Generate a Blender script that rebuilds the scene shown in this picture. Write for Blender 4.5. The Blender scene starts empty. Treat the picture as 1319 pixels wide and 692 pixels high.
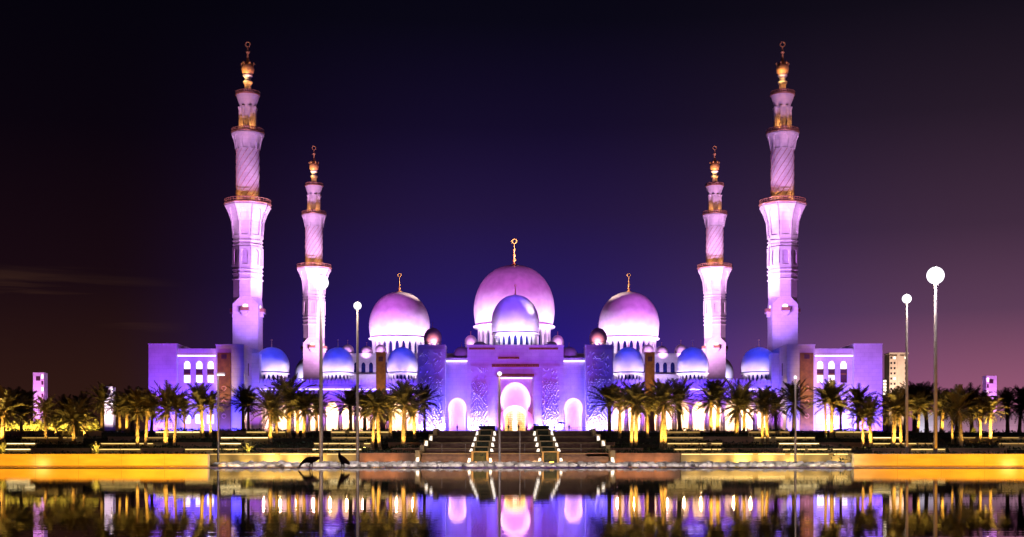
import bpy, math, random
from mathutils import Vector, Matrix
random.seed(11)
PI = math.pi
S = bpy.context.scene
COL = S.collection
# ------------------------------------------------------------------ camera, world, exposure
F = 1667.0                 # focal length in photo pixels (1319 wide)
EYE = 0.5                  # camera height above the water
HZ = 590.0
cam_d = bpy.data.cameras.new('camera'); cam = bpy.data.objects.new('camera', cam_d); COL.objects.link(cam)
cam.location = (0, 0, EYE); cam.rotation_euler = (PI/2, 0, 0)
cam_d.sensor_width = 36.0; cam_d.lens = 36.0*F/1319.0
cam_d.shift_y = (HZ-346.0)/1319.0
cam_d.clip_start = 0.1; cam_d.clip_end = 12000
S.camera = cam
S.view_settings.view_transform = 'Standard'; S.view_settings.look = 'None'
S.view_settings.exposure = 0.55; S.view_settings.gamma = 1.0
S.view_settings.use_curve_mapping = False
S.render.engine = 'CYCLES'
S.cycles.use_denoising = True
S.cycles.sample_clamp_indirect = 6.0
S.cycles.max_bounces = 5; S.cycles.diffuse_bounces = 2; S.cycles.glossy_bounces = 4
S.cycles.caustics_reflective = False; S.cycles.caustics_refractive = False
S.cycles.use_light_tree = True

def srgb(r, g, b):
    f = lambda c: (c/255/12.92) if c/255 <= .04045 else ((c/255+.055)/1.055)**2.4
    return (f(r), f(g), f(b), 1)

world = bpy.data.worlds.new('World'); S.world = world; world.use_nodes = True
nt = world.node_tree; N = nt.nodes; L = nt.links; N.clear()
def nd(t, **k):
    n = N.new(t)
    for a, v in k.items(): setattr(n, a, v)
    return n
def ramp(src, stops):
    r = nd('ShaderNodeValToRGB'); e = r.color_ramp.elements
    e[0].position, e[0].color = stops[0]; e[1].position, e[1].color = stops[-1]
    for p, c in stops[1:-1]:
        q = e.new(p); q.color = c
    L.new(src, r.inputs[0]); return r.outputs[0]
tc = nd('ShaderNodeTexCoord'); sx = nd('ShaderNodeSeparateXYZ'); L.new(tc.outputs['Generated'], sx.inputs[0])
mz = nd('ShaderNodeMath', operation='MULTIPLY'); L.new(sx.outputs['Z'], mz.inputs[0]); mz.inputs[1].default_value = 2.5
V = mz.outputs[0]
left = ramp(V, [(0, srgb(52,29,20)), (.16, srgb(43,22,19)), (.33, srgb(24,10,17)), (.6, srgb(10,4,13)), (.85, srgb(4,3,11))])
cent = ramp(V, [(0, srgb(30,16,132)), (.20, srgb(37,22,124)), (.33, srgb(38,25,90)), (.46, srgb(34,21,64)), (.62, srgb(20,12,41)), (.80, srgb(9,7,21)), (.95, srgb(6,5,15))])
right = ramp(V, [(0, srgb(176,104,128)), (.12, srgb(146,86,114)), (.27, srgb(92,60,86)), (.42, srgb(63,42,62)), (.62, srgb(38,26,40)), (.80, srgb(19,14,25)), (.95, srgb(10,8,16))])
ux = nd('ShaderNodeMapRange', interpolation_type='SMOOTHSTEP'); L.new(sx.outputs['X'], ux.inputs[0])
ux.inputs[1].default_value = -.30; ux.inputs[2].default_value = -.02
uy = nd('ShaderNodeMapRange', interpolation_type='SMOOTHSTEP'); L.new(sx.outputs['X'], uy.inputs[0])
uy.inputs[1].default_value = .02; uy.inputs[2].default_value = .36
m1 = nd('ShaderNodeMix', data_type='RGBA'); L.new(ux.outputs[0], m1.inputs[0]); L.new(left, m1.inputs[6]); L.new(cent, m1.inputs[7])
m2 = nd('ShaderNodeMix', data_type='RGBA'); L.new(uy.outputs[0], m2.inputs[0]); L.new(m1.outputs[2], m2.inputs[6]); L.new(right, m2.inputs[7])
# faint streaks of high cloud catching the city light low in the west
mp = nd('ShaderNodeMapping'); mp.inputs['Scale'].default_value = (6, 6, 110); L.new(tc.outputs['Generated'], mp.inputs[0])
nz = nd('ShaderNodeTexNoise'); nz.inputs['Scale'].default_value = 1.0; nz.inputs['Detail'].default_value = 4; L.new(mp.outputs[0], nz.inputs[0])
nr = ramp(nz.outputs[0], [(.56, (0,0,0,1)), (.72, (.045,.020,.008,1))])
band = ramp(V, [(.18, (0,0,0,1)), (.27, (1,1,1,1)), (.36, (0,0,0,1))])
wl = ramp(sx.outputs['X'], [(0, (0,0,0,1)), (1, (0,0,0,1))])
lw = nd('ShaderNodeMapRange'); L.new(sx.outputs['X'], lw.inputs[0])
lw.inputs[1].default_value = -.24; lw.inputs[2].default_value = -.36
b1 = nd('ShaderNodeMix', data_type='RGBA', blend_type='MULTIPLY'); b1.inputs[0].default_value = 1; L.new(nr, b1.inputs[6]); L.new(band, b1.inputs[7])
b2 = nd('ShaderNodeMix', data_type='RGBA', blend_type='MULTIPLY'); b2.inputs[0].default_value = 1; L.new(b1.outputs[2], b2.inputs[6]); L.new(lw.outputs[0], b2.inputs[7])
ad = nd('ShaderNodeMix', data_type='RGBA', blend_type='ADD'); ad.inputs[0].default_value = 1; L.new(m2.outputs[2], ad.inputs[6]); L.new(b2.outputs[2], ad.inputs[7])
bg = nd('ShaderNodeBackground'); L.new(ad.outputs[2], bg.inputs[0]); bg.inputs[1].default_value = .70
wo = nd('ShaderNodeOutputWorld'); L.new(bg.outputs[0], wo.inputs[0])

LR = random.Random(77)
def spot(name, loc, tgt, col, power, ang=70, blend=.6, rad=.15):
    d = bpy.data.lights.new(name, 'SPOT'); d.color = col; d.energy = power
    if 'floodlight' in name or 'ring' in name: d.energy *= LR.uniform(.7, 1.3)
    d.spot_size = math.radians(ang); d.spot_blend = blend; d.shadow_soft_size = rad
    o = bpy.data.objects.new(name, d); COL.objects.link(o)
    o.location = loc
    o.rotation_euler = (Vector(tgt)-Vector(loc)).to_track_quat('-Z', 'Y').to_euler()
    return o
def point(name, loc, col, power, rad=.15):
    d = bpy.data.lights.new(name, 'POINT'); d.color = col; d.energy = power; d.shadow_soft_size = rad
    o = bpy.data.objects.new(name, d); COL.objects.link(o); o.location = loc
    return o
def X(px, D): return (px-659.5)*D/F
def Z(py, D): return EYE+(HZ-py)*D/F

VIOLET = (.07, .03, 1.0); BLUE = (.03, .07, 1.0); PINK = (.80, .36, 1.0); MAGENTA = (.62, .10, 1.0)
LAV = (.62, .42, 1.0); WARM = (1.0, .62, .20); AMBER = (1.0, .43, .02); PALM = (1.0, .66, .13); COOL = (.85, .80, 1.0)
AX = 0.9; GZ = 7.3         # mosque axis and plaza level

# --- floodlights of the mosque: projectors on the plaza, on the roofs and on the minaret balconies
for s in (-1, 1):
    for dx in (19.4, 22.0, 24.6):                                        # foot of the gateway's carved towers and piers
        spot('tower_floodlight', (AX+s*dx, 337.5, GZ+.2), (AX+s*dx, 339.0, GZ+5), (.50,.38,1), 3000, 140, .9)
        spot('tower_floodlight', (AX+s*dx, 334.6, GZ+.2), (AX+s*dx, 339.0, GZ+6), VIOLET, 3200, 140, .9)
    for dx in (7.4, 9.4, 11.4):
        spot('pier_floodlight', (AX+s*dx, 338.4, GZ+.2), (AX+s*dx, 339.8, GZ+5), (.50,.38,1), 3000, 140, .9)
        spot('pier_floodlight', (AX+s*dx, 335.4, GZ+.2), (AX+s*dx, 339.8, GZ+6), VIOLET, 2800, 140, .9)
    spot('gate_side_floodlight', (AX+s*15.5, 338.4, GZ+.2), (AX+s*15.5, 343, GZ+7), VIOLET, 5000, 140, .9)
    spot('gateway_projector', (AX+s*34, 282, 12), (AX+s*4, 340, 27), MAGENTA, 40000, 34, .9, .6)
    spot('gateway_blue_projector', (AX+s*6, 286, 12), (AX+s*20, 340, 21), (.12,.06,1), 20000, 40, .8, .6)
    # arcades
    for k in range(8):
        spot('arcade_floodlight', (AX+s*(28.5+k*5.9), 345.2, GZ+.2), (AX+s*(28.5+k*5.9), 350, GZ+12), (.50,.10,1), 1900, 100, .9)
    for k in range(10):
        point('arcade_lantern_light', (AX+s*(28+k*4.55), 354.5, 12.0), (1,.58,.24) if k % 3 else (1,.45,.5), 1200+500*((k*7) % 3), .3)
    for k in range(5):
        spot('parapet_floodlight', (AX+s*(30.6+k*9.2), 346.0, 17.6), (AX+s*(30.6+k*9.2), 350, 21), VIOLET, 2200, 140, .9)
    # corner pavilions
    for dx in (90.6, 92.7, 94.8): spot('pavilion_floodlight', (AX+s*dx, 335.0, GZ+.2), (AX+s*dx, 340, GZ+6), (.17,.06,1), 6000, 140, .9)
    for dx in (80.5, 84, 87.3): spot('pavilion_floodlight', (AX+s*dx, 336.2, GZ+.2), (AX+s*dx, 341.5, GZ+6), (.08,.05,1) if s < 0 else (.28,.17,1), 5600, 140, .9)
    for dx in (73, 77): spot('pavilion_floodlight', (AX+s*dx, 335.0, GZ+.2), (AX+s*dx, 340, GZ+6), (.08,.05,1) if s < 0 else (.28,.17,1), 3900, 140, .9)
    spot('pavilion_side_floodlight', (AX+s*67.5, 342.5, GZ+.3), (AX+s*71.3, 345, GZ+11), COOL, 1500, 75, .9)
    spot('pavilion_projector', (AX+s*70, 280, 12), (AX+s*88, 340, 26), MAGENTA if s < 0 else (.70,.22,1), 62000 if s < 0 else 84000, 30, .9, .6)

# ------------------------------------------------------------------ materials
MATS = {}
def mat(name, col, rough=.6, metal=0., var=.12, vs=.6, bump=0., bs=4., kind='noise', emit=None, es=0., stretch=(1,1,1), col2=None, coat=0.):
    if name in MATS: return MATS[name]
    m = bpy.data.materials.new(name); m.use_nodes = True; t = m.node_tree; n = t.nodes; l = t.links
    b = n['Principled BSDF']; b.inputs['Roughness'].default_value = rough; b.inputs['Metallic'].default_value = metal
    c = n.new('ShaderNodeTexCoord'); mp = n.new('ShaderNodeMapping'); mp.inputs['Scale'].default_value = stretch
    l.new(c.outputs['Object'], mp.inputs[0])
    t1 = n.new('ShaderNodeTexNoise'); t1.inputs['Scale'].default_value = vs; t1.inputs['Detail'].default_value = 5
    l.new(mp.outputs[0], t1.inputs[0])
    r = n.new('ShaderNodeValToRGB'); e = r.color_ramp.elements
    c2 = col2 or tuple(x*(1-2*var) for x in col)
    e[0].position = .35; e[0].color = (*c2, 1); e[1].position = .65; e[1].color = (*col, 1)
    l.new(t1.outputs[0], r.inputs[0]); l.new(r.outputs[0], b.inputs['Base Color'])
    if bump:
        if kind == 'voronoi':
            t2 = n.new('ShaderNodeTexVoronoi'); t2.inputs['Scale'].default_value = bs; h = t2.outputs['Distance']; l.new(mp.outputs[0], t2.inputs[0])
        elif kind == 'brick':
            t2 = n.new('ShaderNodeTexBrick'); t2.inputs['Scale'].default_value = bs; h = t2.outputs['Fac']
            t2.inputs['Mortar Size'].default_value = .016
            sp = n.new('ShaderNodeSeparateXYZ'); cb = n.new('ShaderNodeCombineXYZ'); l.new(mp.outputs[0], sp.inputs[0])
            l.new(sp.outputs['X'], cb.inputs['X']); l.new(sp.outputs['Z'], cb.inputs['Y']); l.new(cb.outputs[0], t2.inputs[0])
        else:
            t2 = n.new('ShaderNodeTexNoise'); t2.inputs['Scale'].default_value = bs; t2.inputs['Detail'].default_value = 4; h = t2.outputs[0]; l.new(mp.outputs[0], t2.inputs[0])
        bn = n.new('ShaderNodeBump'); bn.inputs['Strength'].default_value = min(1, bump); bn.inputs['Distance'].default_value = .1*max(1, bump)
        if kind == 'brick':
            bn.invert = True
            t2.inputs['Color1'].default_value = (.955,.955,.955,1); t2.inputs['Color2'].default_value = (1,1,1,1); t2.inputs['Mortar'].default_value = (.88,.88,.88,1)
            mm = n.new('ShaderNodeMix'); mm.data_type = 'RGBA'; mm.blend_type = 'MULTIPLY'; mm.inputs[0].default_value = 1
            l.new(r.outputs[0], mm.inputs[6]); l.new(t2.outputs['Color'], mm.inputs[7]); l.new(mm.outputs[2], b.inputs['Base Color'])
        l.new(h, bn.inputs['Height']); l.new(bn.outputs[0], b.inputs['Normal'])
    if emit:
        b.inputs['Emission Color'].default_value = (*emit, 1); b.inputs['Emission Strength'].default_value = es
    MATS[name] = m; return m
M_MARBLE = mat('white_marble', (.78,.76,.74), .45, 0, .10, .25, .15, .24, 'brick')
M_DOME = mat('dome_marble', (.74,.72,.71), .42, 0, .10, .35, .15, 1.2)
M_RELIEF = mat('carved_marble', (.74,.71,.69), .5, 0, .05, .5, 0, 1)
M_PINKST = mat('rose_stone', (.52,.30,.24), .55, 0, .1, .8, .2, 3)
M_BRONZE = mat('bronze_cladding', (.30,.155,.022), .5, .15, .2, .9, .3, 4)
M_BALC = mat('bronze_railing', (.42,.22,.11), .45, .3, .15, 2, .2, 6)
M_GOLD = mat('gold_leaf', (.85,.50,.16), .45, .25, .08, 2, .1, 8)
M_GLASSB = mat('blue_window_glass', (.02,.03,.16), .15, 0, .2, 1)
M_DARKGL = mat('dark_grille', (.10,.045,.05), .4, .2, .2, 6, .2, 10)
M_LITWIN = mat('lit_window_pane', (.9,.85,.75), .4, 0, .03, 1, emit=(1,.82,.62), es=1.5)
M_DOORGL = mat('glowing_door_glass', (.9,.8,.5), .4, 0, .1, 2, emit=(1,.66,.12), es=.55)
M_LED = mat('led_strip', (.9,.85,.7), .4, 0, .02, 1, emit=(1,.80,.36), es=3.2)
M_LEDS = [mat('led_strip_%s' % n_, (.9,.85,.7), .4, 0, .02, 1, emit=c_, es=e_) for n_, c_, e_ in (('dim',(1,.58,.12),.6),('mid',(1,.68,.20),1.3),('bright',(1,.78,.36),2.6))]
M_CHEEKGLOW = mat('lit_cheek_emission', (.9,.88,.82), .4, 0, .02, 1, emit=(1,.86,.70), es=1.0)  # emission standing in for LED light on the cheek stone
M_LEDV = mat('violet_cove_light', (.9,.9,.9), .4, 0, .02, 1, emit=(.86,.66,1), es=2.0)
M_LAMP = mat('lamp_lens', (.02,.02,.02), .6, 0, .02, 1, emit=(.96,.90,1), es=1.25)
M_POLE = mat('painted_steel', (.30,.25,.225), .4, .4, .1, 3, .1, 20)
M_TRAV = mat('travertine', (.64,.46,.22), .5, 0, .11, .8, .25, 5, stretch=(1,1,4))
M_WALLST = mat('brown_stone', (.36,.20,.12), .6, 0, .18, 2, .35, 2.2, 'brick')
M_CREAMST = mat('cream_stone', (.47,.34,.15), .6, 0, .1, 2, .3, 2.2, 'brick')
M_STEP = mat('step_granite', (.22,.115,.075), .5, 0, .2, 3, .2, 14)
M_SOIL = mat('dark_soil', (.035,.028,.018), .95, 0, .3, 3, .6, 5)
M_PLAZA = mat('plaza_paving', (.30,.26,.24), .5, 0, .15, .3, .3, .5)
M_HEDGE = mat('hedge_leaf', (.022,.042,.012), .6, 0, .3, 3)
M_SHRUB = mat('shrub_leaf', (.26,.22,.08), .55, 0, .2, 5)
M_FROND = mat('palm_leaf', (.105,.080,.028), .5, 0, .25, 2)
M_BARK = mat('palm_bark', (.34,.21,.10), .85, 0, .3, 5, .9, 7, stretch=(1,1,2.5))
M_ROCK = mat('white_rock', (.66,.61,.56), .7, 0, .12, 6, .5, 9)
M_LEDGE = mat('wet_stone', (.16,.12,.12), .22, 0, .2, 1.2, .25, 4)
M_GOOSE = mat('goose_feather', (.085,.055,.04), .6, 0, .3, 12, .3, 30)
M_WING = mat('goose_wing_feather', (.34,.15,.07), .6, 0, .25, 14, .3, 30)
M_BEIGE = mat('beige_concrete', (.58,.47,.38), .7, 0, .1, .15, .1, 1)
M_WINDK = mat('dark_window_glass', (.03,.03,.04), .15, 0, .2, 1)
M_FABRIC = mat('parasol_fabric', (.08,.07,.16), .8, 0, .1, 3)
M_ROBE = mat('white_robe', (.62,.60,.60), .8, 0, .08, 5)
M_DRESS = mat('dark_clothes', (.05,.045,.06), .8, 0, .15, 5)
M_SHIRT = mat('coloured_clothes', (.22,.10,.16), .8, 0, .15, 5)
def water_mat():
    m = bpy.data.materials.new('still_water'); m.use_nodes = True; t = m.node_tree; n = t.nodes; l = t.links
    b = n['Principled BSDF']; b.inputs['Base Color'].default_value = (.004,.004,.008,1); b.inputs['Roughness'].default_value = .015; b.inputs['IOR'].default_value = 1.40
    c = n.new('ShaderNodeTexCoord'); mp = n.new('ShaderNodeMapping'); mp.inputs['Scale'].default_value = (.16,2.2,1); l.new(c.outputs['Object'], mp.inputs[0])
    t2 = n.new('ShaderNodeTexNoise'); t2.inputs['Scale'].default_value = 1.6; t2.inputs['Detail'].default_value = 3; l.new(mp.outputs[0], t2.inputs[0])
    bn = n.new('ShaderNodeBump'); bn.inputs['Strength'].default_value = .07; bn.inputs['Distance'].default_value = .010
    l.new(t2.outputs[0], bn.inputs['Height']); l.new(bn.outputs[0], b.inputs['Normal'])
    return m
M_WATER = water_mat()

# ------------------------------------------------------------------ mesh helpers
class MB:
    def __init__(s): s.v = []; s.f = []
    def quad(s, *p):
        i = len(s.v); s.v += [tuple(q) for q in p]; s.f.append(tuple(range(i, i+len(p))))
    def box(s, x0, x1, y0, y1, z0, z1):
        i = len(s.v)
        s.v += [(x0,y0,z0),(x1,y0,z0),(x1,y1,z0),(x0,y1,z0),(x0,y0,z1),(x1,y0,z1),(x1,y1,z1),(x0,y1,z1)]
        for f in ((0,3,2,1),(4,5,6,7),(0,1,5,4),(1,2,6,5),(2,3,7,6),(3,0,4,7)): s.f.append(tuple(i+k for k in f))
    def bevbox(s, x0, x1, y0, y1, z0, z1, b=.03):
        s.box(x0, x1, y0, y1, z0, z1-b)
        i = len(s.v)
        s.v += [(x0,y0,z1-b),(x1,y0,z1-b),(x1,y1,z1-b),(x0,y1,z1-b),(x0+b,y0+b,z1),(x1-b,y0+b,z1),(x1-b,y1-b,z1),(x0+b,y1-b,z1)]
        s.f.remove(s.f[-5]) if False else None
        for f in ((4,5,6,7),(0,1,5,4),(1,2,6,5),(2,3,7,6),(3,0,4,7)): s.f.append(tuple(i+k for k in f))
    def lathe(s, prof, n=32, cx=0, cy=0, rot=0., a0=0., a1=2*PI, cap=True):
        i = len(s.v); full = abs(a1-a0-2*PI) < 1e-6; m = n if full else n+1
        for r, z in prof:
            for k in range(m):
                a = a0+(a1-a0)*k/n+rot; s.v.append((cx+r*math.cos(a), cy+r*math.sin(a), z))
        for j in range(len(prof)-1):
            for k in range(n):
                k2 = (k+1) % m
                s.f.append((i+j*m+k, i+j*m+k2, i+(j+1)*m+k2, i+(j+1)*m+k))
        if full and cap:
            if prof[0][0] > 1e-4: s.f.append(tuple(i+k for k in reversed(range(m))))
            if prof[-1][0] > 1e-4: s.f.append(tuple(i+(len(prof)-1)*m+k for k in range(m)))
    def tube(s, pts, rad, n=6):
        pts = [Vector(p) for p in pts]; rs = rad if isinstance(rad, (list, tuple)) else [rad]*len(pts)
        i = len(s.v)
        for j, p in enumerate(pts):
            d = (pts[min(j+1, len(pts)-1)]-pts[max(j-1, 0)]).normalized()
            u = d.orthogonal().normalized() if abs(d.z) > .95 else d.cross(Vector((0,0,1))).normalized()
            w = d.cross(u)
            for k in range(n):
                a = 2*PI*k/n; q = p+(u*math.cos(a)+w*math.sin(a))*rs[j]; s.v.append(tuple(q))
        for j in range(len(pts)-1):
            for k in range(n): s.f.append((i+j*n+k, i+j*n+(k+1) % n, i+(j+1)*n+(k+1) % n, i+(j+1)*n+k))
        s.f.append(tuple(i+k for k in reversed(range(n)))); s.f.append(tuple(i+(len(pts)-1)*n+k for k in range(n)))
    def torus(s, c, R, r, n=16, m=6, axis='y'):
        i = len(s.v)
        for j in range(n):
            a = 2*PI*j/n
            for k in range(m):
                b = 2*PI*k/m; q = (R+r*math.cos(b)); u, w, h = q*math.cos(a), q*math.sin(a), r*math.sin(b)
                p = (u, h, w) if axis == 'y' else (u, w, h)
                s.v.append((c[0]+p[0], c[1]+p[1], c[2]+p[2]))
        for j in range(n):
            for k in range(m): s.f.append((i+j*m+k, i+j*m+(k+1) % m, i+((j+1) % n)*m+(k+1) % m, i+((j+1) % n)*m+k))
    def prism(s, poly, x0, x1):                # poly in (y,z), extruded along x
        i = len(s.v); n = len(poly)
        s.v += [(x0, y, z) for y, z in poly]+[(x1, y, z) for y, z in poly]
        for k in range(n): s.f.append((i+k, i+(k+1) % n, i+n+(k+1) % n, i+n+k))
        s.f.append(tuple(i+k for k in reversed(range(n)))); s.f.append(tuple(i+n+k for k in range(n)))
    def plate(s, poly, y0, y1):                # poly in (x,z), extruded along y
        i = len(s.v); n = len(poly)
        s.v += [(x, y0, z) for x, z in poly]+[(x, y1, z) for x, z in poly]
        for k in range(n): s.f.append((i+k, i+(k+1) % n, i+n+(k+1) % n, i+n+k))
        s.f.append(tuple(i+k for k in range(n))); s.f.append(tuple(i+n+k for k in reversed(range(n))))
    def obj(s, name, m, parent=None, smooth=None, loc=None):
        me = bpy.data.meshes.new(name); me.from_pydata(s.v, [], s.f); me.validate(); me.materials.append(m)
        import bmesh
        b = bmesh.new(); b.from_mesh(me); bmesh.ops.recalc_face_normals(b, faces=b.faces) if len(b.faces) < 30000 else None; b.to_mesh(me); b.free()
        if smooth is not None:
            me.polygons.foreach_set('use_smooth', [True]*len(me.polygons)); me.set_sharp_from_angle(angle=math.radians(smooth))
        o = bpy.data.objects.new(name, me); COL.objects.link(o)
        if parent: o.parent = parent
        if loc: o.location = loc
        return o
def tag(o, label, cat, group=None):
    o['label'] = label; o['category'] = cat; o['kind'] = 'thing'
    if group: o['group'] = group
    return o
def thing(name, label, cat, loc=(0,0,0), group=None, rz=0.):
    o = bpy.data.objects.new(name, None); COL.objects.link(o); o.empty_display_size = .5
    o.location = loc; o.rotation_euler = (0,0,rz); return tag(o, label, cat, group)
def struct(o, kind='structure'): o['kind'] = kind; return o
def dup(root, loc, label=None, scale=None):
    def cp(o, par):
        c = o.copy(); COL.objects.link(c); c.parent = par
        for ch in list(o.children): cp(ch, c)
        return c
    r = cp(root, None); r.location = loc
    if label: r['label'] = label
    return r

def arch_pts(cx, half, zs, zt, zb, n=14, shoe=0., tip=.06):
    """opening outline from bottom left over the top to bottom right; shoe>0 pinches the jambs (horseshoe)"""
    jamb = half*(1-shoe); pts = [(cx-jamb, zb, 'L'), (cx-jamb, zs-(zt-zs)*.35*(shoe > 0), 'L')]
    return pts, jamb
def arch_bay(mb, x0, x1, z0, z1, cx, half, zs, zt, zb, y0, th, n=16, shoe=0., T=None):
    """one wall bay x0..x1, z0..z1 with an arched opening; faces at y0 and y0+th"""
    T = T or (lambda x, y, z: (x, y, z))
    jamb = half*(1-shoe); H = zt-zs
    cl = math.atan2(z1-zs, x0-cx) % (2*PI); cr = math.atan2(z1-zs, x1-cx)
    start = PI+(.45 if shoe else 0.)
    angs = sorted(set([start-(2*start-PI)*k/n for k in range(n+1)]+[cl, cr]), reverse=True)
    inn, out = [], []
    for z in (zb, zs-H*(.42 if shoe else 0.)-.001):
        inn.append((cx-jamb, z)); out.append((x0, z))
    for a in angs:
        c, s_ = math.cos(a), math.sin(a)
        tipk = 1+.03*max(0, s_)**10
        px, pz = cx+half*c, zs+H*s_*tipk/1.03 if s_ > 0 else zs+H*s_
        inn.append((px, pz))
        if s_ <= 0: out.append((x0 if c < 0 else x1, pz))
        else:
            k = min((x1-cx)/c if c > 1e-6 else 1e9, (x0-cx)/c if c < -1e-6 else 1e9, (z1-zs)/s_)
            out.append((cx+c*k, zs+s_*k))
    for z in (zs-H*(.42 if shoe else 0.)-.001, zb):
        inn.append((cx+jamb, z)); out.append((x1, z))
    y1 = y0+th
    for i in range(len(inn)-1):
        a, b, c, d = inn[i], inn[i+1], out[i+1], out[i]
        mb.quad(T(a[0],y0,a[1]), T(b[0],y0,b[1]), T(c[0],y0,c[1]), T(d[0],y0,d[1]))
        mb.quad(T(a[0],y1,a[1]), T(d[0],y1,d[1]), T(c[0],y1,c[1]), T(b[0],y1,b[1]))
        mb.quad(T(a[0],y0,a[1]), T(a[0],y1,a[1]), T(b[0],y1,b[1]), T(b[0],y0,b[1]))
        if abs(c[1]-z1) < 1e-4 and abs(d[1]-z1) < 1e-4:
            mb.quad(T(d[0],y0,z1), T(c[0],y0,z1), T(c[0],y1,z1), T(d[0],y1,z1))
    if zb > z0+1e-4:
        mb.quad(T(x0,y0,z0), T(x1,y0,z0), T(x1,y0,zb), T(x0,y0,zb)); mb.quad(T(x0,y1,z0), T(x0,y1,zb), T(x1,y1,zb), T(x1,y1,z0))
        mb.quad(T(cx-jamb,y0,zb), T(cx+jamb,y0,zb), T(cx+jamb,y1,zb), T(cx-jamb,y1,zb))
def side_caps(mb, xs, z0, z1, y0, th):
    for x in xs: mb.quad((x,y0,z0), (x,y0+th,z0), (x,y0+th,z1), (x,y0,z1))
def arch_plate(cx, half, zs, zt, zb, n=14):
    p = [(cx-half, zb)]
    for k in range(n+1):
        a = PI-PI*k/n; s_ = math.sin(a); p.append((cx+half*math.cos(a), zs+(zt-zs)*s_*(1+.03*s_**10)/1.03))
    return p+[(cx+half, zb)]
def ring_arcade(R, n, z0, z1, zs, zt, zb, frac=.62, th=.35):
    mb = MB(); w = 2*PI/n
    for k in range(n):
        a0 = k*w
        def T(x, y, z, a0=a0): return ((R-y)*math.cos(a0+x), (R-y)*math.sin(a0+x), z)
        arch_bay(mb, 0, w, z0, z1, w/2, w*frac/2, zs, zt, zb, 0, th, 6, 0, T)
    return mb
def dome_prof(R, h, z0, base=.95, n=22):
    zw = h*.27; p = []
    for k in range(6):
        t = k/6; p.append((R*(base+(1-base)*math.sin(t*PI/2)), z0+zw*t))
    for k in range(n+1):
        t = math.sin(k/n*PI/2); r = R*math.cos(k/n*PI/2)**.93
        tip = .03*R*max(0, (k/n-.8)/.2)**2*0
        p.append((max(r, .0005), z0+zw+(h-zw)*t+tip))
    return p
def finial(h, R, parent, z, m=None, crescent=True):
    """a gilt finial of stacked balls under an open crescent"""
    mb = MB(); k = h
    mb.lathe([(R*1.9,z-.02*k),(R*1.7,z+.03*k),(R*.7,z+.07*k),(R*.42,z+.14*k),(R*.9,z+.20*k),(R*.42,z+.26*k),(R*.35,z+.33*k),(R*.78,z+.39*k),(R*.35,z+.45*k),(R*.25,z+.53*k),(R*.6,z+.58*k),(R*.25,z+.63*k),(R*.14,z+.80*k)], 12)
    f = mb.obj('finial', m or M_GOLD, parent, 50)
    if crescent:
        c = MB(); c.torus((0,0,z+.9*k), .085*k, .024*k); c.obj('crescent', m or M_GOLD, f, 60)
    return f
def add_dome(parent, loc, R, zb, zring, ztop, ztip, nwin=16, m=None, fin=True, ring=True, base=.95):
    """dome with drum, window arcade and finial, as a part of a building; z values are world heights"""
    x, y = loc
    d = MB(); d.lathe(dome_prof(R, ztop-zring, 0, base), 40); dome = d.obj('dome', m or M_DOME, parent, 40, (x, y, zring))
    h = zring-zb; rd = R*.90
    core = MB(); core.lathe([(rd-.12*R*.6, -h), (rd-.12*R*.6, -h*.1)], 32); core.obj('drum_glazing', M_GLASSB, dome, 40)
    dr = ring_arcade(rd, nwin, -h, -h*.12, -h*.50, -h*.20, -h*.86, .58, R*.06); dr.obj('drum', M_MARBLE, dome, 30)
    if ring:
        rg = MB(); rg.lathe([(R*.90,-h*.12),(R*1.0,-h*.08),(R*1.02,-h*.02),(R*.965,0.0),(R*.90,.01)], 40); rg.obj('cornice', M_MARBLE, dome, 30)
        bd = MB(); bd.lathe([(R*base+.003,.004),(R*base+.05,.02*R),(R*base+.04,.055*R),(R*base,.06*R)], 40); bd.obj('base_band', M_GLASSB, dome, 40)
    if fin: finial(ztip-ztop, R*.055, dome, ztop-zring-.01*R)
    return dome

# ------------------------------------------------------------------ the setting
ROWS = [(80, 583.5), (84, 577.3), (88, 570), (93, 562.5), (98, 555.3)]
RZ = [Z(y, D) for D, y in ROWS]                               # tops of the terrace walls
g = [(-400,-.6), (73.2,-.6), (73.2,.02), (80.15,.10)]
for (D, y), z in zip(ROWS, RZ): g += [(D+.15, z-.14), ]
prof = [(-400,-.6), (78.6,-.6), (78.6,.03), (80.15,.06)]
for k in range(5):
    prof.append((ROWS[k][0]+.16, RZ[k]-.12))
    nx = ROWS[k+1][0]+.15 if k < 4 else 101
    prof.append((nx, RZ[k]-.10))
prof += [(150, 3.45), (230, 5.05), (322, GZ-.35), (326, GZ), (420, GZ), (5200, GZ)]
def ground_z(D):
    for (a, za), (b, zb) in zip(prof, prof[1:]):
        if a <= D <= b and b > a: return za+(zb-za)*(D-a)/(b-a)
    return GZ
mb = MB()
xs = [-5000,-400,-200,-120,-80,-40,0,40,80,120,200,400,5000]
for x0, x1 in zip(xs, xs[1:]):
    for (a, za), (b, zb) in zip(prof, prof[1:]): mb.quad((x0,a,za), (x1,a,za), (x1,b,zb), (x0,b,zb))
struct(mb.obj('ground', M_SOIL))
mb = MB(); mb.box(-130, 130, 326.5, 560, GZ-.02, GZ+.05); struct(mb.obj('plaza', M_PLAZA))
mb = MB(); mb.quad((-400,-60,0), (400,-60,0), (400,78.4,0), (-400,78.4,0)); struct(mb.obj('water', M_WATER))
mb = MB(); mb.box(-160, 160, 59.8, 78.5, -.5, .012); struct(mb.obj('pool_ledge', M_LEDGE))

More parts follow.
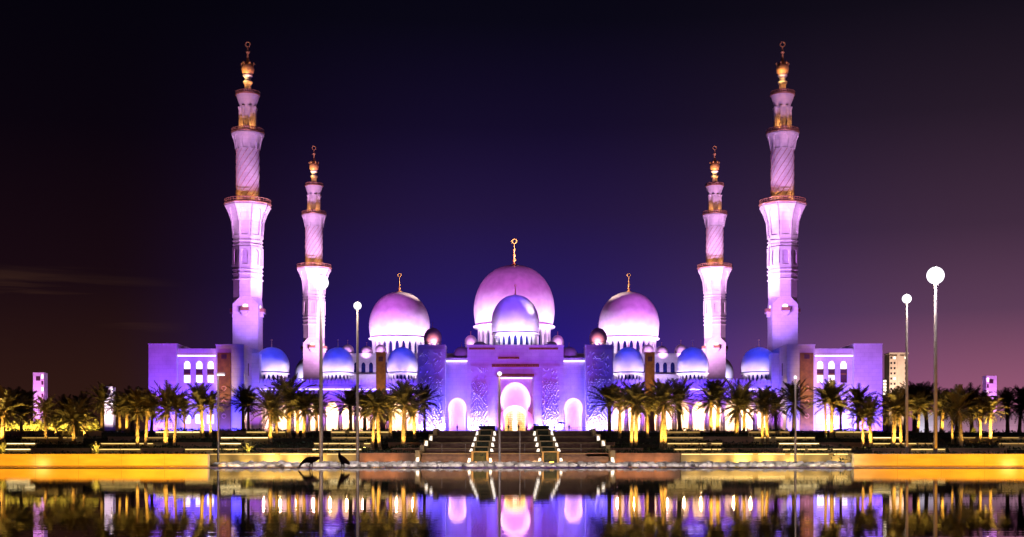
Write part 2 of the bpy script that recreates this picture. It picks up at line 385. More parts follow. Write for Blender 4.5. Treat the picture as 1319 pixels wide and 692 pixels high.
# ------------------------------------------------------------------ gateway
def carved_panel(x0, x1, yf, z0, z1, seed, zfull):
    """a slab with overlapping carved leaves standing out of it, thinning out upwards"""
    rn = random.Random(seed); mb = MB(); mb.box(x0, x1, yf, yf+.21, z0, z1); z = z0+.3; row = 0
    while z < z1-.5:
        x = x0+.35+(.42 if row % 2 else 0)
        while x < x1-.3:
            if rn.random() < (1 if z < zfull else .55):
                a = PI/2+rn.choice((-1, 1))*rn.uniform(.35, 1.15); l_ = rn.uniform(.46, .66); w_ = rn.uniform(.20, .29); dp = rn.uniform(.42, .68)*(1 if z < zfull else .4)
                cx_, cz_ = x+rn.uniform(-.1,.1), z+rn.uniform(-.1,.1); c, s_ = math.cos(a), math.sin(a); i = len(mb.v)
                for u, w in ((-1,0),(-.45,.85),(.2,1),(.7,.55),(1,0),(.7,-.55),(.2,-1),(-.45,-.85)):
                    px_, pz_ = cx_+u*l_*c-w*w_*s_, cz_+u*l_*s_+w*w_*c
                    mb.v.append((min(max(px_, x0+.02), x1-.02), yf-.003, min(max(pz_, z0+.02), z1-.02)))
                mb.v.append((min(max(cx_-.5*l_*c, x0+.05), x1-.05), yf-dp*.6, max(cz_-.5*l_*s_, z0+.05))); mb.v.append((min(max(cx_+.45*l_*c, x0+.05), x1-.05), yf-dp, min(cz_+.45*l_*s_, z1-.05)))
                for k, t in ((0,8),(1,8),(6,8),(7,8),(2,9),(3,9),(4,9),(5,9)): mb.f.append((i+k, i+(k+1) % 8, i+t))
                mb.f.append((i+2, i+9, i+8)); mb.f.append((i+6, i+8, i+9))
            x += .84
        z += .70; row += 1
    return mb
gate = thing('mosque_gateway', 'white marble mosque gateway with carved panels, tall lit portal and two domed towers', 'gateway', (AX, 340, GZ))
def G(name, mb, m, par=gate, smooth=None): return mb.obj(name, m, par, smooth, (0, 0, 0))
def gz(py, D=340): return Z(py, D)-GZ
top = gz(446)
w = MB(); w.box(-12.65,-4.8,0,9,0,top); w.box(4.8,12.65,0,9,0,top); w.box(-4.8,4.8,0,9,gz(486),top); G('central_wall', w, M_MARBLE)
cp = MB(); cp.box(-12.8,12.8,-.15,9.1,top,top+.35); G('cornice', cp, M_MARBLE)
for s in (-1, 1):
    import bmesh
    a, b = sorted((s*7.0, s*11.8))
    r = carved_panel(a, b, -.216, .05, gz(472), 3+s, gz(492)); G('relief_panel', r, M_RELIEF)
    jr = MB(); jr.box(*sorted((s*4.9, s*5.7)), -.18, -.004, .05, gz(484)); G('portal_jamb', jr, M_MARBLE)
lt = MB(); lt.box(-4.9,4.9,-.35,-.004,gz(485.5),gz(481.6)); G('portal_lintel', lt, M_BRONZE)
# gilt calligraphy bands: a plate with raised strokes of script
def script_band(x0, x1, z0, z1, name='inscription_band', m=M_BRONZE):
    p = MB(); p.box(x0, x1, -.10, -.004, z0, z1); o = G(name, p, m)
    q = MB(); rn = random.Random(x0*7+z0); x = x0+.1
    while x < x1-.3:
        ww = rn.uniform(.12,.5); hh = rn.uniform(.25,.85)*(z1-z0)
        q.box(x, x+.07, -.15, -.10, z0+.08*(z1-z0), z0+hh); q.box(x+.08, x+ww, -.14, -.10, z0+.1*(z1-z0), z0+.1*(z1-z0)+.1)
        x += ww+.08
    q.obj('script', M_GOLD, o)
script_band(-6.2, 6.2, gz(473), gz(469)); script_band(-4.6, 1.0, gz(462.6), gz(459.6)); script_band(-12.2, -5.4, gz(450.5), gz(448)); script_band(3.6, 11.2, gz(450.5), gz(448))
# the portal: three arches one behind another
rcs = []
for s in (-1, 1): rc = MB(); rc.box(*sorted((s*4.8, s*4.5)),1.2,9,0,gz(486)-.02); rcs.append(rc)
a_ = MB(); arch_bay(a_, -4.49, 4.49, 0, gz(486)-.03, 0, 3.95, gz(515), gz(492), .05, 1.6, .6, 22, .16); G('outer_arch', a_, mat('rose_marble', (.72,.56,.58), .5, 0, .06, .6, .2, 1))
[G('portal_reveal', r_, M_MARBLE) for r_ in rcs]
b_ = MB(); arch_bay(b_, -4.49, 4.49, 0, gz(486)-.03, -.1, 3.05, gz(533), gz(521), .05, 4.4, .6, 20, .12); G('inner_arch', b_, MATS['rose_marble'])
d_ = MB(); d_.box(-4.49,4.49,7.4,7.7,0,gz(486)-.03); G('door_wall', d_, M_MARBLE)
for s in (-1, 1):
    e_ = MB(); e_.plate([(s*4.49, gz(534)), (s*3.2, gz(529)), (s*4.49, gz(524))], 1.3, 1.58); G('corbel', e_, M_PINKST)
dg = MB(); dg.plate(arch_plate(-.1, 2.75, gz(538), gz(527), .06), 7.30, 7.38); dgo = G('door_screen', dg, M_DOORGL)
dp = MB(); dp.box(-.75,.5,7.24,7.295,.06,gz(541)); dp.obj('open_doorway', M_LITWIN, dgo)
lat = MB()
for k in range(-6, 7):
    if abs(k) > 1: lat.tube([(-.1+k*.4, 7.22, .06), (-.1+k*.4, 7.22, gz(538)+math.sqrt(max(0, 1-(k*.4/2.75)**2))*2.0)], .05, 5)
for j in range(9):
    zz = .5+j*.55; ww = 2.7 if zz < gz(538) else 2.7*math.sqrt(max(0, 1-((zz-gz(538))/2.3)**2))
    lat.tube([(-.1-ww, 7.2, zz), (-.6, 7.2, zz)], .05, 5); lat.tube([(.4, 7.2, zz), (-.1+ww, 7.2, zz)], .05, 5)
for k in range(9):
    for sx_ in (-1, 1):
        c = (-.1+sx_*random.uniform(.8, 2.2), 7.18, random.uniform(.6, 4.0)); lat.torus(c, .3, .05, 12, 5)
lat.obj('door_lattice', M_GOLD, dgo)
for sx_ in (-3.2, 0, 3.2):
    spot('portal_light', (AX+sx_, 340.4, GZ+.3), (AX+sx_*.6, 341.8, GZ+9), (1,.30,.85), 1500, 150, .9)
    spot('arch_uplight', (AX+sx_*.8, 342.6, GZ+.3), (AX+sx_*.6, 344.4, GZ+9), (1,.20,.90), 520, 110, .9)
def cove(par, cx, half, zs, zt, zb, y, m, rad=.11, shoe=True, lo=None):
    """a light tube following an arch just behind its rim"""
    pts = []
    st = PI+(.45 if shoe else 0)
    if lo is not None: pts.append((cx-half, y, lo))
    for k in range(25):
        a = st-(2*st-PI)*k/24; pts.append((cx+half*math.cos(a), y, zs+(zt-zs)*math.sin(a)))
    if lo is not None: pts.append((cx+half, y, lo))
    q = MB(); q.tube(pts, rad, 6); return q.obj('cove_light', m, par, 60)
M_CV1 = mat('pink_cove_tube', (.9,.9,.9), .4, 0, .02, 1, emit=(1,.60,1), es=17)
M_CV2 = mat('warm_cove_tube', (.9,.9,.9), .4, 0, .02, 1, emit=(1,.76,.40), es=13)
cove(gate, 0, 4.12, gz(515), gz(492)+.25, 0, 3.2, M_CV1, .13)
cove(gate, -.1, 3.25, gz(533), gz(521)+.2, 0, 6.2, M_CV2, .12, True, 1.0)
q = MB(); q.box(-4.4, 4.4, 1.35, 1.5, gz(487.2), gz(486.4)); G('cove_light', q, M_LEDV)
# side walls with a niche, and the two towers
for s in (-1, 1):
    sw = MB(); x0, x1 = sorted((s*12.65, s*18.4)); arch_bay(sw, x0, x1, 0, gz(464), s*15.4, 2.45, gz(526), gz(512), .05, 3, .5, 18, .10); G('side_wall', sw, M_MARBLE)
    nb = MB(); nb.box(x0, x1, 5.6, 6, 0, gz(465)); nb.box(x0, x1, 3.5, 5.6, gz(464)-.4, gz(464)-.02); G('niche_back', nb, MATS['rose_marble'])
    cc = MB(); cc.box(x0, x1, 2.6, 9, gz(464), gz(460)); G('parapet', cc, M_MARBLE)
    cl = MB(); cl.box(x0+.1, x1-.1, 2.50, 2.597, gz(465), gz(464)+.1); G('cove_light', cl, M_LEDV)
    a, b = sorted((s*18.4, s*25.6))
    tw = MB(); tw.box(a, b, -.9, 7, 0, top); two = G('tower', tw, M_MARBLE)
    rp = carved_panel(a+.35, b-.35, -1.116, .05, gz(450), 8+s, gz(488)); rp.obj('relief_panel', M_RELIEF, two)
    ct = MB(); ct.box(a-.1, b+.1, -1.0, 7.1, top, top+.3); ct.obj('cornice', M_MARBLE, two)
    add_dome(gate, (s*21.95, 3.2), 2.35, gz(446)+.3, gz(440.5), gz(421), gz(414), 10, mat('tan_marble', (.66,.42,.36), .45, 0, .08, .8, .1, 1), True, True, .9)
    cove(gate, s*15.4, 2.62, gz(526), gz(512)+.2, 0, 4.6, M_CV1, .10, False, .6)
    spot('niche_light', (AX+s*15.4, 343.7, GZ+.3), (AX+s*15.4, 345.6, GZ+7), (.9,.3,1), 300, 120, .9)
    spot('tower_dome_light', (AX+s*21.4, 339.5, Z(446,340)+.6), (AX+s*21.95, 342.4, Z(433,340)), (1,.42,.60), 620, 120, .8)
    add_dome(gate, (s*14.4, 7.5), 2.2, gz(460), gz(458), gz(444), gz(438), 10, None, True, True, .8)
    spot('roof_dome_light', (AX+s*14.4, 344, Z(461.5,340)), (AX+s*14.4, 347.5, Z(453,340)), COOL, 420, 110, .8)
    add_dome(gate, (s*9.6, 11.5), 2.0, gz(446), gz(444), gz(435), gz(430), 10, None, True, False, .8)
    spot('roof_dome_light', (AX+s*9.6, 347.5, Z(446,340)+.3), (AX+s*9.6, 351, Z(439,340)), VIOLET, 200, 110, .8)
spot('finial_fill', (AX+14, 341, 31), (AX, 355.5, Z(374,355)), (1,.75,.6), 26000, 14, .5, .2)  # added spot, only to brighten the gate dome's finial
spot('gate_dome_projector', (AX, 318, 56), (AX, 355.5, 40), (.16,.07,1), 60000, 20, .8, .5)
add_dome(gate, (0, 15.5), 6.6, gz(449, 355), gz(430, 355), gz(380, 355), gz(366, 355), 22)
for k in range(-2, 3):
    a = -PI/2+k*.5; r0 = 10.2
    spot('gate_dome_light', (AX+r0*math.cos(a), 355.5+r0*math.sin(a), Z(444,352)), (AX+4*math.cos(a), 355.5+4*math.sin(a), Z(417,352)), (.66,.48,1), 3400, 85, .9)
    spot('gate_drum_light', (AX+r0*math.cos(a), 355.5+r0*math.sin(a), Z(446,352)), (AX+4*math.cos(a), 355.5+4*math.sin(a), Z(437,352)), COOL, 700, 85, .9)

# ------------------------------------------------------------------ arcades with three domes each, and bronze pylons
def merlons(x0, x1, y, z0, z1, step=.95):
    mb = MB(); n = max(1, int((x1-x0)/step)); st = (x1-x0)/n; h = z1-z0
    mb.box(x0, x1, y, y+.3, z0, z0+h*.35)
    for k in range(n):
        c = x0+(k+.5)*st; q = st*.36
        mb.plate([(c-q, z0+h*.35+.002), (c+q, z0+h*.35+.002), (c+q, z0+h*.72), (c, z0+h), (c-q, z0+h*.72)], y+.02, y+.26)
    return mb
DA = 350
for s, side in ((-1, 'left'), (1, 'right')):
    lab = ('white marble arcade with three blue-lit domes between the gateway and the pale %s pavilion' % ('violet' if s < 0 else 'pinkish'))
    ar = thing('domed_arcade', 'domed marble arcade left of the gateway, with warm lit arches behind palms' if s < 0 else 'domed marble arcade right of the gateway, with warm lit arches behind palms', 'arcade', (AX, DA, GZ), 'arcades of the mosque')
    x0 = 25.7; x1 = 69.15; n = 10; wd = (x1-x0)/n; zt = Z(503, DA)-GZ
    fw = MB()
    for k in range(n):
        a, b = sorted((s*(x0+k*wd), s*(x0+(k+1)*wd)))
        arch_bay(fw, a, b, 0, zt, (a+b)/2, wd*.40, Z(531,DA)-GZ, Z(517,DA)-GZ, .05, 0, .7, 14, .12)
    fw.obj('arched_wall', M_MARBLE, ar)
    a, b = sorted((s*x0, s*x1))
    bw = MB(); bw.box(a, b, 7.2, 7.6, 0, zt-.6); bw.obj('back_wall', M_MARBLE, ar)
    rf = MB(); rf.box(a, b, .7, 15, zt-.6, zt-.004); rf.box(a, b, -.25, 15, zt, zt+1.2); rf.obj('roof', M_MARBLE, ar)
    ls = MB(); ls.box(a+.2, b-.2, -.36, -.253, zt+.15, zt+.38); ls.obj('cove_light', M_LEDV, ar)
    merlons(a, b, -.1, zt+1.202, Z(487.5,DA)-GZ).obj('parapet', M_MARBLE, ar)
    for k in range(n+1):
        cxx = s*(x0+k*wd)
        if 0 < k < n:
            c = MB(); c.lathe([(.42,0),(.42,.5),(.30,.6),(.27,4.6),(.40,5.0),(.46,5.3)], 12, cxx, -.32); c.obj('column', M_MARBLE, ar, 40)
    for off, r in ((67.2, 4.85), (48.9, 4.45), (31.2, 4.3)):
        add_dome(ar, (s*off, 7), r, Z(494,357)-GZ, Z(481,357)-GZ, Z(447.5,357)-GZ, Z(437,357)-GZ, 22, None, True, True, .97)
        for k in (-1.6, -.8, 0, .8, 1.6):
            an = -PI/2+k*.75; r0 = r+2.6
            spot('arcade_dome_light', (AX+s*off+r0*math.cos(an), 357+r0*math.sin(an), Z(492,357)), (AX+s*off+r*.8*math.cos(an), 357+r*.8*math.sin(an), Z(474,357)), (.85,.62,1), 1150, 80, .9)
        spot('dome_blue_projector', (AX+s*(off-6), 318, 52), (AX+s*off, 357, 28), (.03,.05,1), 64000, 17, .7, .5)
    # bronze pylon in front
    py = thing('bronze_pylon', 'slim brown bronze pylon with a square opening, beside the gateway\'s %s tower' % side, 'pylon', (AX+s*35.9, 345, GZ), 'bronze pylons')
    zz = Z(455, 345)-GZ
    p = MB(); p.box(-1.25,1.25,0,2.4,0,zz); p.obj('shaft', M_BRONZE, py)
    p = MB(); p.box(-1.4,1.4,-.12,2.5,zz,zz+.25); p.obj('cap', M_BRONZE, py)
    p = MB(); p.box(-.6,.6,-.08,-.004,zz-2.2,zz-.9); p.obj('opening', M_DARKGL, py)
    p = MB()
    for k in range(12): p.box(-1.1,1.1,-.05,-.004,.6+k*(zz-4)/12,.68+k*(zz-4)/12)
    p.obj('moulding', M_BRONZE, py)
    spot('pylon_fill', (AX+s*35.9, 335, GZ+2), (AX+s*35.9, 345, GZ+15), (1,.55,.12), 9000, 50, .8)  # warm fill added so the unlit pylon reads brown

# ------------------------------------------------------------------ corner pavilions
for s, side in ((-1, 'left'), (1, 'right')):
    pv = thing('corner_pavilion', 'blocky violet-lit marble pavilion at the mosque\'s left end, three arched windows' if s < 0 else 'blocky pink-lit marble pavilion at the mosque\'s right end, three arched windows', 'pavilion', (AX, 340, GZ), 'corner pavilions')
    def B(a, b, y0, y1, z0, z1): q = MB(); u, v = sorted((s*a, s*b)); q.box(u, v, y0, y1, z0, z1); return q
    zA, zM, zB = Z(444,340)-GZ, Z(448.5,340)-GZ, Z(445,340)-GZ
    B(89, 96.4, 0, 18, 0, zA).obj('outer_block', M_MARBLE, pv); B(88.9, 96.5, -.1, 18.1, zA, zA+.3).obj('coping', M_MARBLE, pv)
    B(71.3, 78.7, 0, 18, 0, zB).obj('inner_block', M_MARBLE, pv); B(71.2, 78.8, -.1, 18.1, zB, zB+.3).obj('coping', M_MARBLE, pv)
    B(69.2, 71.29, 9.7, 13, 0, Z(455,350)-GZ).obj('stair_block', M_MARBLE, pv)
    wn = [86.8, 83.6, 80.6]; ed = [89, 85.2, 82.1, 78.7]
    zb_, zt_ = Z(492.5,340)-GZ, Z(463.5,340)-GZ
    mw = MB()
    for c, (e0, e1) in zip(wn, zip(ed, ed[1:])):
        a, b = sorted((s*e0, s*e1)); arch_bay(mw, a, b, 0, Z(459,340)-GZ, s*c, .92, zt_-1.1, zt_, zb_, 2.0, .5, 12, 0)
    mw.obj('middle_wall', M_MARBLE, pv)
    B(78.7, 89, 2.5, 18, 0, Z(459,340)-GZ).obj('middle_block', M_MARBLE, pv) if False else None
    B(78.7, 89, 1.4, 16, Z(459,340)-GZ+.004, zM).obj('attic', M_MARBLE, pv)
    B(78.75, 88.95, 1.25, 1.397, Z(458.6,340)-GZ, Z(457.2,340)-GZ).obj('cove_light', M_LEDV, pv)
    for i, c in enumerate(wn):
        q = MB(); q.plate(arch_plate(s*c, .9, zt_-1.1, zt_-.02, zb_+.01), 2.40, 2.46); wo_ = q.obj('window', M_DARKGL, pv)
        hh = zt_-zb_
        q = MB(); q.plate(arch_plate(s*c, .78, zt_-1.15, zt_-.15, zb_+hh*.62), 2.34, 2.397); q.obj('upper_pane', M_LITWIN, wo_)
        if not (s > 0 and i == 0):
            q = MB(); q.box(s*c-.78, s*c+.78, 2.34, 2.397, zb_+.05, zb_+hh*.34); q.obj('lower_pane', M_LITWIN, wo_)
        q = MB(); q.box(s*c-.8, s*c+.8, 2.30, 2.397, zb_+hh*.36, zb_+hh*.42); q.obj('transom', M_BRONZE, wo_)
        q = MB(); q.box(s*c-.85, s*c+.85, 1.90, 1.996, Z(545,340)-GZ, Z(534,340)-GZ); q.obj('ground_window', M_LITWIN, pv)
    q = MB(); u, v = sorted((s*74.7, s*78.2)); q.box(u, v, -.5, -.004, 0, Z(455,340)-GZ); sl = q.obj('bronze_slab', M_BRONZE, pv)
    q = MB(); m_ = (u+v)/2; q.box(m_-.7, m_+.7, -.58, -.504, Z(462.5,340)-GZ, Z(456.8,340)-GZ); q.obj('square_grille', M_DARKGL, sl)
    for k in range(3): q = MB(); q.torus((m_, -.52, Z(500+k*18,340)-GZ), .55, .09, 16, 6); q.obj('roundel', M_GOLD, sl)
    spot('slab_fill', (AX+m_, 331, GZ+1), (AX+m_, 340, GZ+13), (1,.55,.12), 9500, 34, .8)  # added warm spot that keeps the unlit bronze slab brown
    # side face windows of the inner block
    for k in range(2):
        q = MB(); xx = s*71.3; q.box(*sorted((xx, xx-s*.06)), 5+k*6, 6.2+k*6, Z(484,345)-GZ, Z(468,345)-GZ); q.obj('slit_window', M_DARKGL, pv)

# ------------------------------------------------------------------ minarets (one built, three copied)
def build_minaret():
    D0 = 365.; k = D0/F
    def z(py): return Z(py, D0)-GZ
    t = thing('minaret', 'x', 'minaret', (0,0,0), 'minarets')
    hb = 16.2*k
    b = MB(); b.box(-hb, hb, -hb, hb, 0, z(394)); b.obj('square_base', M_MARBLE, t)
    ch = MB(); o8 = 18.6*k
    ring = [(o8*math.cos(PI/8+a*PI/4), o8*math.sin(PI/8+a*PI/4)) for a in range(8)]
    sq = [(hb,hb*.42),(hb*.42,hb),(-hb*.42,hb),(-hb,hb*.42),(-hb,-hb*.42),(-hb*.42,-hb),(hb*.42,-hb),(hb,-hb*.42)]
    cs = [(hb,hb),(-hb,hb),(-hb,-hb),(hb,-hb)]
    z0, z1 = z(394)+.002, z(384)
    for a in range(4):
        i0, i1 = 2*a, 2*a+1
        c = cs[a]; ch.quad((*sq[i0], z0), (*c, z0), (ring[i0][0]*.97, ring[i0][1]*.97, z1)); ch.quad((*c, z0), (*sq[i1], z0), (ring[i1][0]*.97, ring[i1][1]*.97, z1)); ch.quad((*c, z0), (ring[i1][0]*.97, ring[i1][1]*.97, z1), (ring[i0][0]*.97, ring[i0][1]*.97, z1))
        j = (2*a+2) % 8; ch.quad((*sq[i1], z0), (*sq[j], z0), (ring[j][0]*.97, ring[j][1]*.97, z1), (ring[i1][0]*.97, ring[i1][1]*.97, z1))
    ch.obj('chamfer', M_MARBLE, t)
    for a in range(4):
        q = MB(); bw = 5.2*k; q.box(-bw, bw, -hb-1.25, -hb-.004, z(404.5), z(402.5)); q.plate([(-bw*.8, z(404.6)), (bw*.8, z(404.6)), (bw*.3, z(409)), (-bw*.3, z(409))], -hb-.9, -hb-.004)
        o = q.obj('side_balcony', M_MARBLE, t); o.rotation_euler.z = a*PI/2
        r = MB(); r.box(-bw, bw, -hb-1.25, -hb-1.1, z(402.5)+.003, z(398)); r.box(-bw, -bw+.15, -hb-1.1, -hb, z(402.5)+.003, z(398)); r.box(bw-.15, bw, -hb-1.1, -hb, z(402.5)+.003, z(398)); r.obj('railing', M_BALC, o)
        dd = MB(); dd.plate(arch_plate(0, bw*.62, z(396), z(393.6), z(402.4)), -hb-.05, -hb-.004); dd.obj('doorway', M_LITWIN, o)
        dd = MB(); dd.plate(arch_plate(0, bw*.85, z(421), z(418), z(428)), -hb-.04, -hb-.004); dd.obj('slit_panel', M_MARBLE, o)
    sh = MB(); R = o8
    sh.lathe([(R*.97, z(384)), (R, z(383.6)), (R, z(295)), (R*1.08, z(287)), (R*1.28, z(276)), (29.2*k, z(266)), (29.8*k, z(263.5))], 8, rot=PI/8); sh.obj('octagonal_shaft', M_MARBLE, t)
    for y in (312, 317, 349, 354, 361):
        bands = MB(); bands.lathe([(R-.02, z(y+1)), (R+.30, z(y+.8)), (R+.30, z(y-.6)), (R-.02, z(y-.9))], 8, rot=PI/8); bands.obj('string_course', M_MARBLE, t)
    # niches on the shaft faces and on the flare
    nic = MB()
    for a in range(8):
        aa = a*PI/4; ap = R*math.cos(PI/8)
        def flare(zz):
            tt = [(z(295), R), (z(287), R*1.08), (z(276), R*1.28), (z(266), 29.2*k)]
            if zz <= tt[0][0]: return R
            for (za, ra), (zb, rb) in zip(tt, tt[1:]):
                if zz <= zb: return ra+(rb-ra)*(zz-za)/(zb-za)
            return tt[-1][1]
        def T(x, y, zz, aa=aa):
            rr = flare(zz)*math.cos(PI/8)+.34-y; xx = x*flare(zz)/R
            return (rr*math.cos(aa)-xx*math.sin(aa), rr*math.sin(aa)+xx*math.cos(aa), zz)
        hw = R*math.sin(PI/8)*.98
        arch_bay(nic, -hw, hw, z(308), z(267), 0, hw*.70, z(287), z(271), z(305), 0, .33, 12, 0, T)
        arch_bay(nic, -hw, hw, z(345), z(320), 0, hw*.55, z(327), z(323), z(343), 0, .33, 8, 0, T)
    nic.obj('blind_arcade', M_MARBLE, t)
    def balcony(r, y0, y1):
        q = MB(); q.lathe([(r*.8, z(y0+1.6)), (r, z(y0+.6)), (r*1.02, z(y0)), (r*.7, z(y0)+.01)], 32); o = q.obj('balcony', M_BALC, t, 30)
        q = MB(); n = 40
        for a in range(n):
            an = 2*PI*a/n; c, s_ = math.cos(an)*r*.97, math.sin(an)*r*.97
            q.tube([(c, s_, z(y0)), (c, s_, z(y1-.6))], .10, 4)
        q.torus((0,0,z(y0)+.15), r*.97, .16, 32, 5, 'z'); q.torus((0,0,(z(y0)+z(y1))/2), r*.97, .09, 32, 4, 'z')
        q.torus((0,0,z(y1)), r*.97, .14, 32, 5, 'z'); q.obj('railing', M_BALC, o, 40)
    balcony(30*k, 264, 258.5)
    r2 = 14.6*k
    q = MB(); q.lathe([(r2*1.06, z(263)), (r2*1.06, z(257)), (r2, z(256)), (r2, z(192)), (r2*1.04, z(187)), (r2*1.22, z(179)), (20*k, z(173.5)), (20.4*k, z(172))], 40); q.obj('round_shaft', M_MARBLE, t, 30)
    q = MB()
    for a in range(12):
        q.tube([((r2+.02)*math.cos(2*PI*a/12+j*.19), (r2+.02)*math.sin(2*PI*a/12+j*.19), z(255-j*4.1)) for j in range(16)], .10, 4)
    q.obj('spiral_moulding', M_PINKST, t, 60)
    nic = MB(); n = 10
    for a in range(n):
        w_ = 2*PI/n
        def fl(zz):
            tt = [(z(192), r2), (z(187), r2*1.04), (z(179), r2*1.22), (z(173.5), 20*k)]
            if zz <= tt[0][0]: return r2
            for (za, ra), (zb, rb) in zip(tt, tt[1:]):
                if zz <= zb: return ra+(rb-ra)*(zz-za)/(zb-za)
            return tt[-1][1]
        def T(x, y, zz, a=a): rr = fl(zz)+.26-y; return (rr*math.cos(a*w_+x), rr*math.sin(a*w_+x), zz)
        arch_bay(nic, 0, w_, z(194), z(174), w_/2, w_*.36, z(182), z(176), z(193.5), 0, .25, 8, 0, T)
    nic.obj('blind_arcade', M_MARBLE, t)
    balcony(21*k, 172, 167.5)
    r3 = 9.2*k
    q = MB(); q.lathe([(r3, z(171)), (r3, z(142)), (r3*1.12, z(137)), (r3*1.4, z(130)), (14.6*k, z(124.5)), (15*k, z(123))], 32); q.obj('upper_shaft', M_MARBLE, t, 30)
    for a in range(8):
        an = PI/8+a*PI/4; q = MB(); c, s_ = math.cos(an)*r3*1.12, math.sin(an)*r3*1.12
        q.lathe([(.46, z(171)), (.46, z(169)), (.34, z(168)), (.32, z(143)), (.5, z(140.5)), (.55, z(139))], 8, c, s_); q.obj('column', M_MARBLE, t, 40)
    balcony(15.6*k, 123, 119)
    r4 = 4.6*k
    q = MB(); q.lathe([(r4*1.3, z(122)), (r4*1.3, z(117)), (r4, z(116)), (r4*.95, z(110)), (r4*1.35, z(107)), (r4*1.35, z(105.5)), (r4*.85, z(104)), (r4*.85, z(101)), (r4*1.35, z(98.5)), (r4*1.35, z(97))], 16); q.obj('lantern', M_MARBLE, t, 30)
    q = MB(); q.lathe([(r4*1.0, z(97)), (7.4*k, z(94)), (8.2*k, z(89)), (7.6*k, z(85)), (5.2*k, z(82)), (2.6*k, z(80)), (1.6*k, z(76)), (1.2*k, z(70)), (2.6*k, z(67.5)), (1.0*k, z(65)), (.7*k, z(61))], 20); gb = q.obj('gilt_bulb', M_GOLD, t, 40)
    q = MB(); q.torus((0,0,z(57.3)), 3.0*k, .8*k, 20, 6); q.obj('crescent', M_GOLD, gb, 60)
    q = MB()
    for a in range(6):
        an = a*PI/3; q.lathe([(.12, z(84.5)), (1.3*k, z(83)), (1.3*k, z(81.8)), (.1, z(80.5))], 8, 7.6*k*math.cos(an), 7.6*k*math.sin(an))
    q.obj('gilt_bud', M_GOLD, gb, 50)
    return t
mn = build_minaret()
spots_m = [(-75.4, 365, 'tall front minaret on the left, lilac lit, rising behind the left pavilion'),
           (75.4, 365, 'tall front minaret on the right, pinkish white, rising behind the right pavilion'),
           (-75.4, 487, 'shorter-looking rear minaret on the left, behind the brightest lamp post'),
           (75.4, 487, 'shorter-looking rear minaret on the right, brilliant white, between two arcade domes')]
for i, (x, y, lab) in enumerate(spots_m):
    o = mn if i == 0 else dup(mn, (0,0,0))
    o.location = (AX+x, y, GZ); o['label'] = lab
    s = -1 if x < 0 else 1; rear = y > 400
    c1 = (.74,.22,1) if not rear else (.95,.42,1); kk = .22 if not rear else .42
    bx, by = AX+x, y
    spot('minaret_projector', (bx-s*26, by-46, 30), (bx, by, 58), c1, 420000*kk, 46, .7, .5)
    spot('minaret_projector', (bx+s*6, by-50, 30), (bx, by, 92), (.90,.42,1), 640000*kk, 40, .7, .5)
    spot('minaret_base_light', (bx-s*18, by-22, 35), (bx, by, 46), (.42,.22,1) if not rear else c1, 34000*(1.0 if not rear else .95), 70, .9, .3)
    spot('minaret_inner_projector', (bx-s*34, by-9, 34), (bx, by, 62), (1,.60,1), 120000 if not rear else 95000, 42, .8, .4)
    if not rear: spot('minaret_foot_light', (bx-s*2, 350, 31), (bx, by, 41), (.36,.14,1), 4200, 52, .9, .2)
    if rear: spot('minaret_base_side_light', (bx-s*13, by-12, 21), (bx, by, 36), c1, 5000, 80, .9, .3)
    for yy, r in ((258, 30), (167, 21), (118, 15.6)):
        zb = Z(yy+3, 365); rr = r*.219*.86
        for a in (-2.2, -.95):
            spot('balcony_light', (bx+rr*math.cos(a), by+rr*math.sin(a), zb), (bx+1.0*math.cos(a), by+1.0*math.sin(a), zb+3.2+(1.5 if yy != 118 else 6)), (1,.36,.09), 360 if yy == 258 else 420, 100, .9, .1)
        spot('railing_light', (bx, by-r*.219-3.2, zb-3.0), (bx, by-r*.219, zb-.4), (1,.30,.08), 55, 120, .9, .1)
    spot('finial_light', (bx-1.5, by-3.3, Z(117,365)), (bx, by, Z(82,365)), (1,.6,.2), 1800, 60, .9, .1)

# ------------------------------------------------------------------ prayer hall behind the court
hall = thing('prayer_hall', 'prayer hall with one huge central dome and two flanking domes behind the gateway', 'mosque', (AX, 515, GZ))
zh = Z(458, 515)-GZ
n = 14; wd = 137.2/n; hw_ = MB()
q = MB(); q.box(-68.6, 68.6, 0, 45, 0, zh); q.obj('wall', M_MARBLE, hall)
q = MB(); q.box(-69, 69, -.4, 45.4, zh, zh+.8); q.obj('cornice', M_MARBLE, hall)
for s in (-1, 1):
    for k in range(7):
        c = s*(48+k*3.0); q = MB(); q.plate(arch_plate(c, .8, Z(471,515)-GZ, Z(467,515)-GZ, Z(480,515)-GZ), -.12, -.004); q.obj('window', M_GLASSB, hall)
    q = MB(); a, b = sorted((s*45, s*68)); q.box(a, b, -.7, -.004, Z(484,515)-GZ, Z(482,515)-GZ); q.obj('string_course', M_MARBLE, hall)
    for k in range(5):
        spot('hall_floodlight', (AX+s*(46+k*5.2), 504, 22), (AX+s*(46+k*5.2), 515, 37), LAV, 5000, 90, .9)
s5 = 537/F
def hz(py, D=537): return Z(py, D)-GZ
add_dome(hall, (0, 24), 52.3*s5, hz(452), hz(420), hz(341), hz(306), 28)
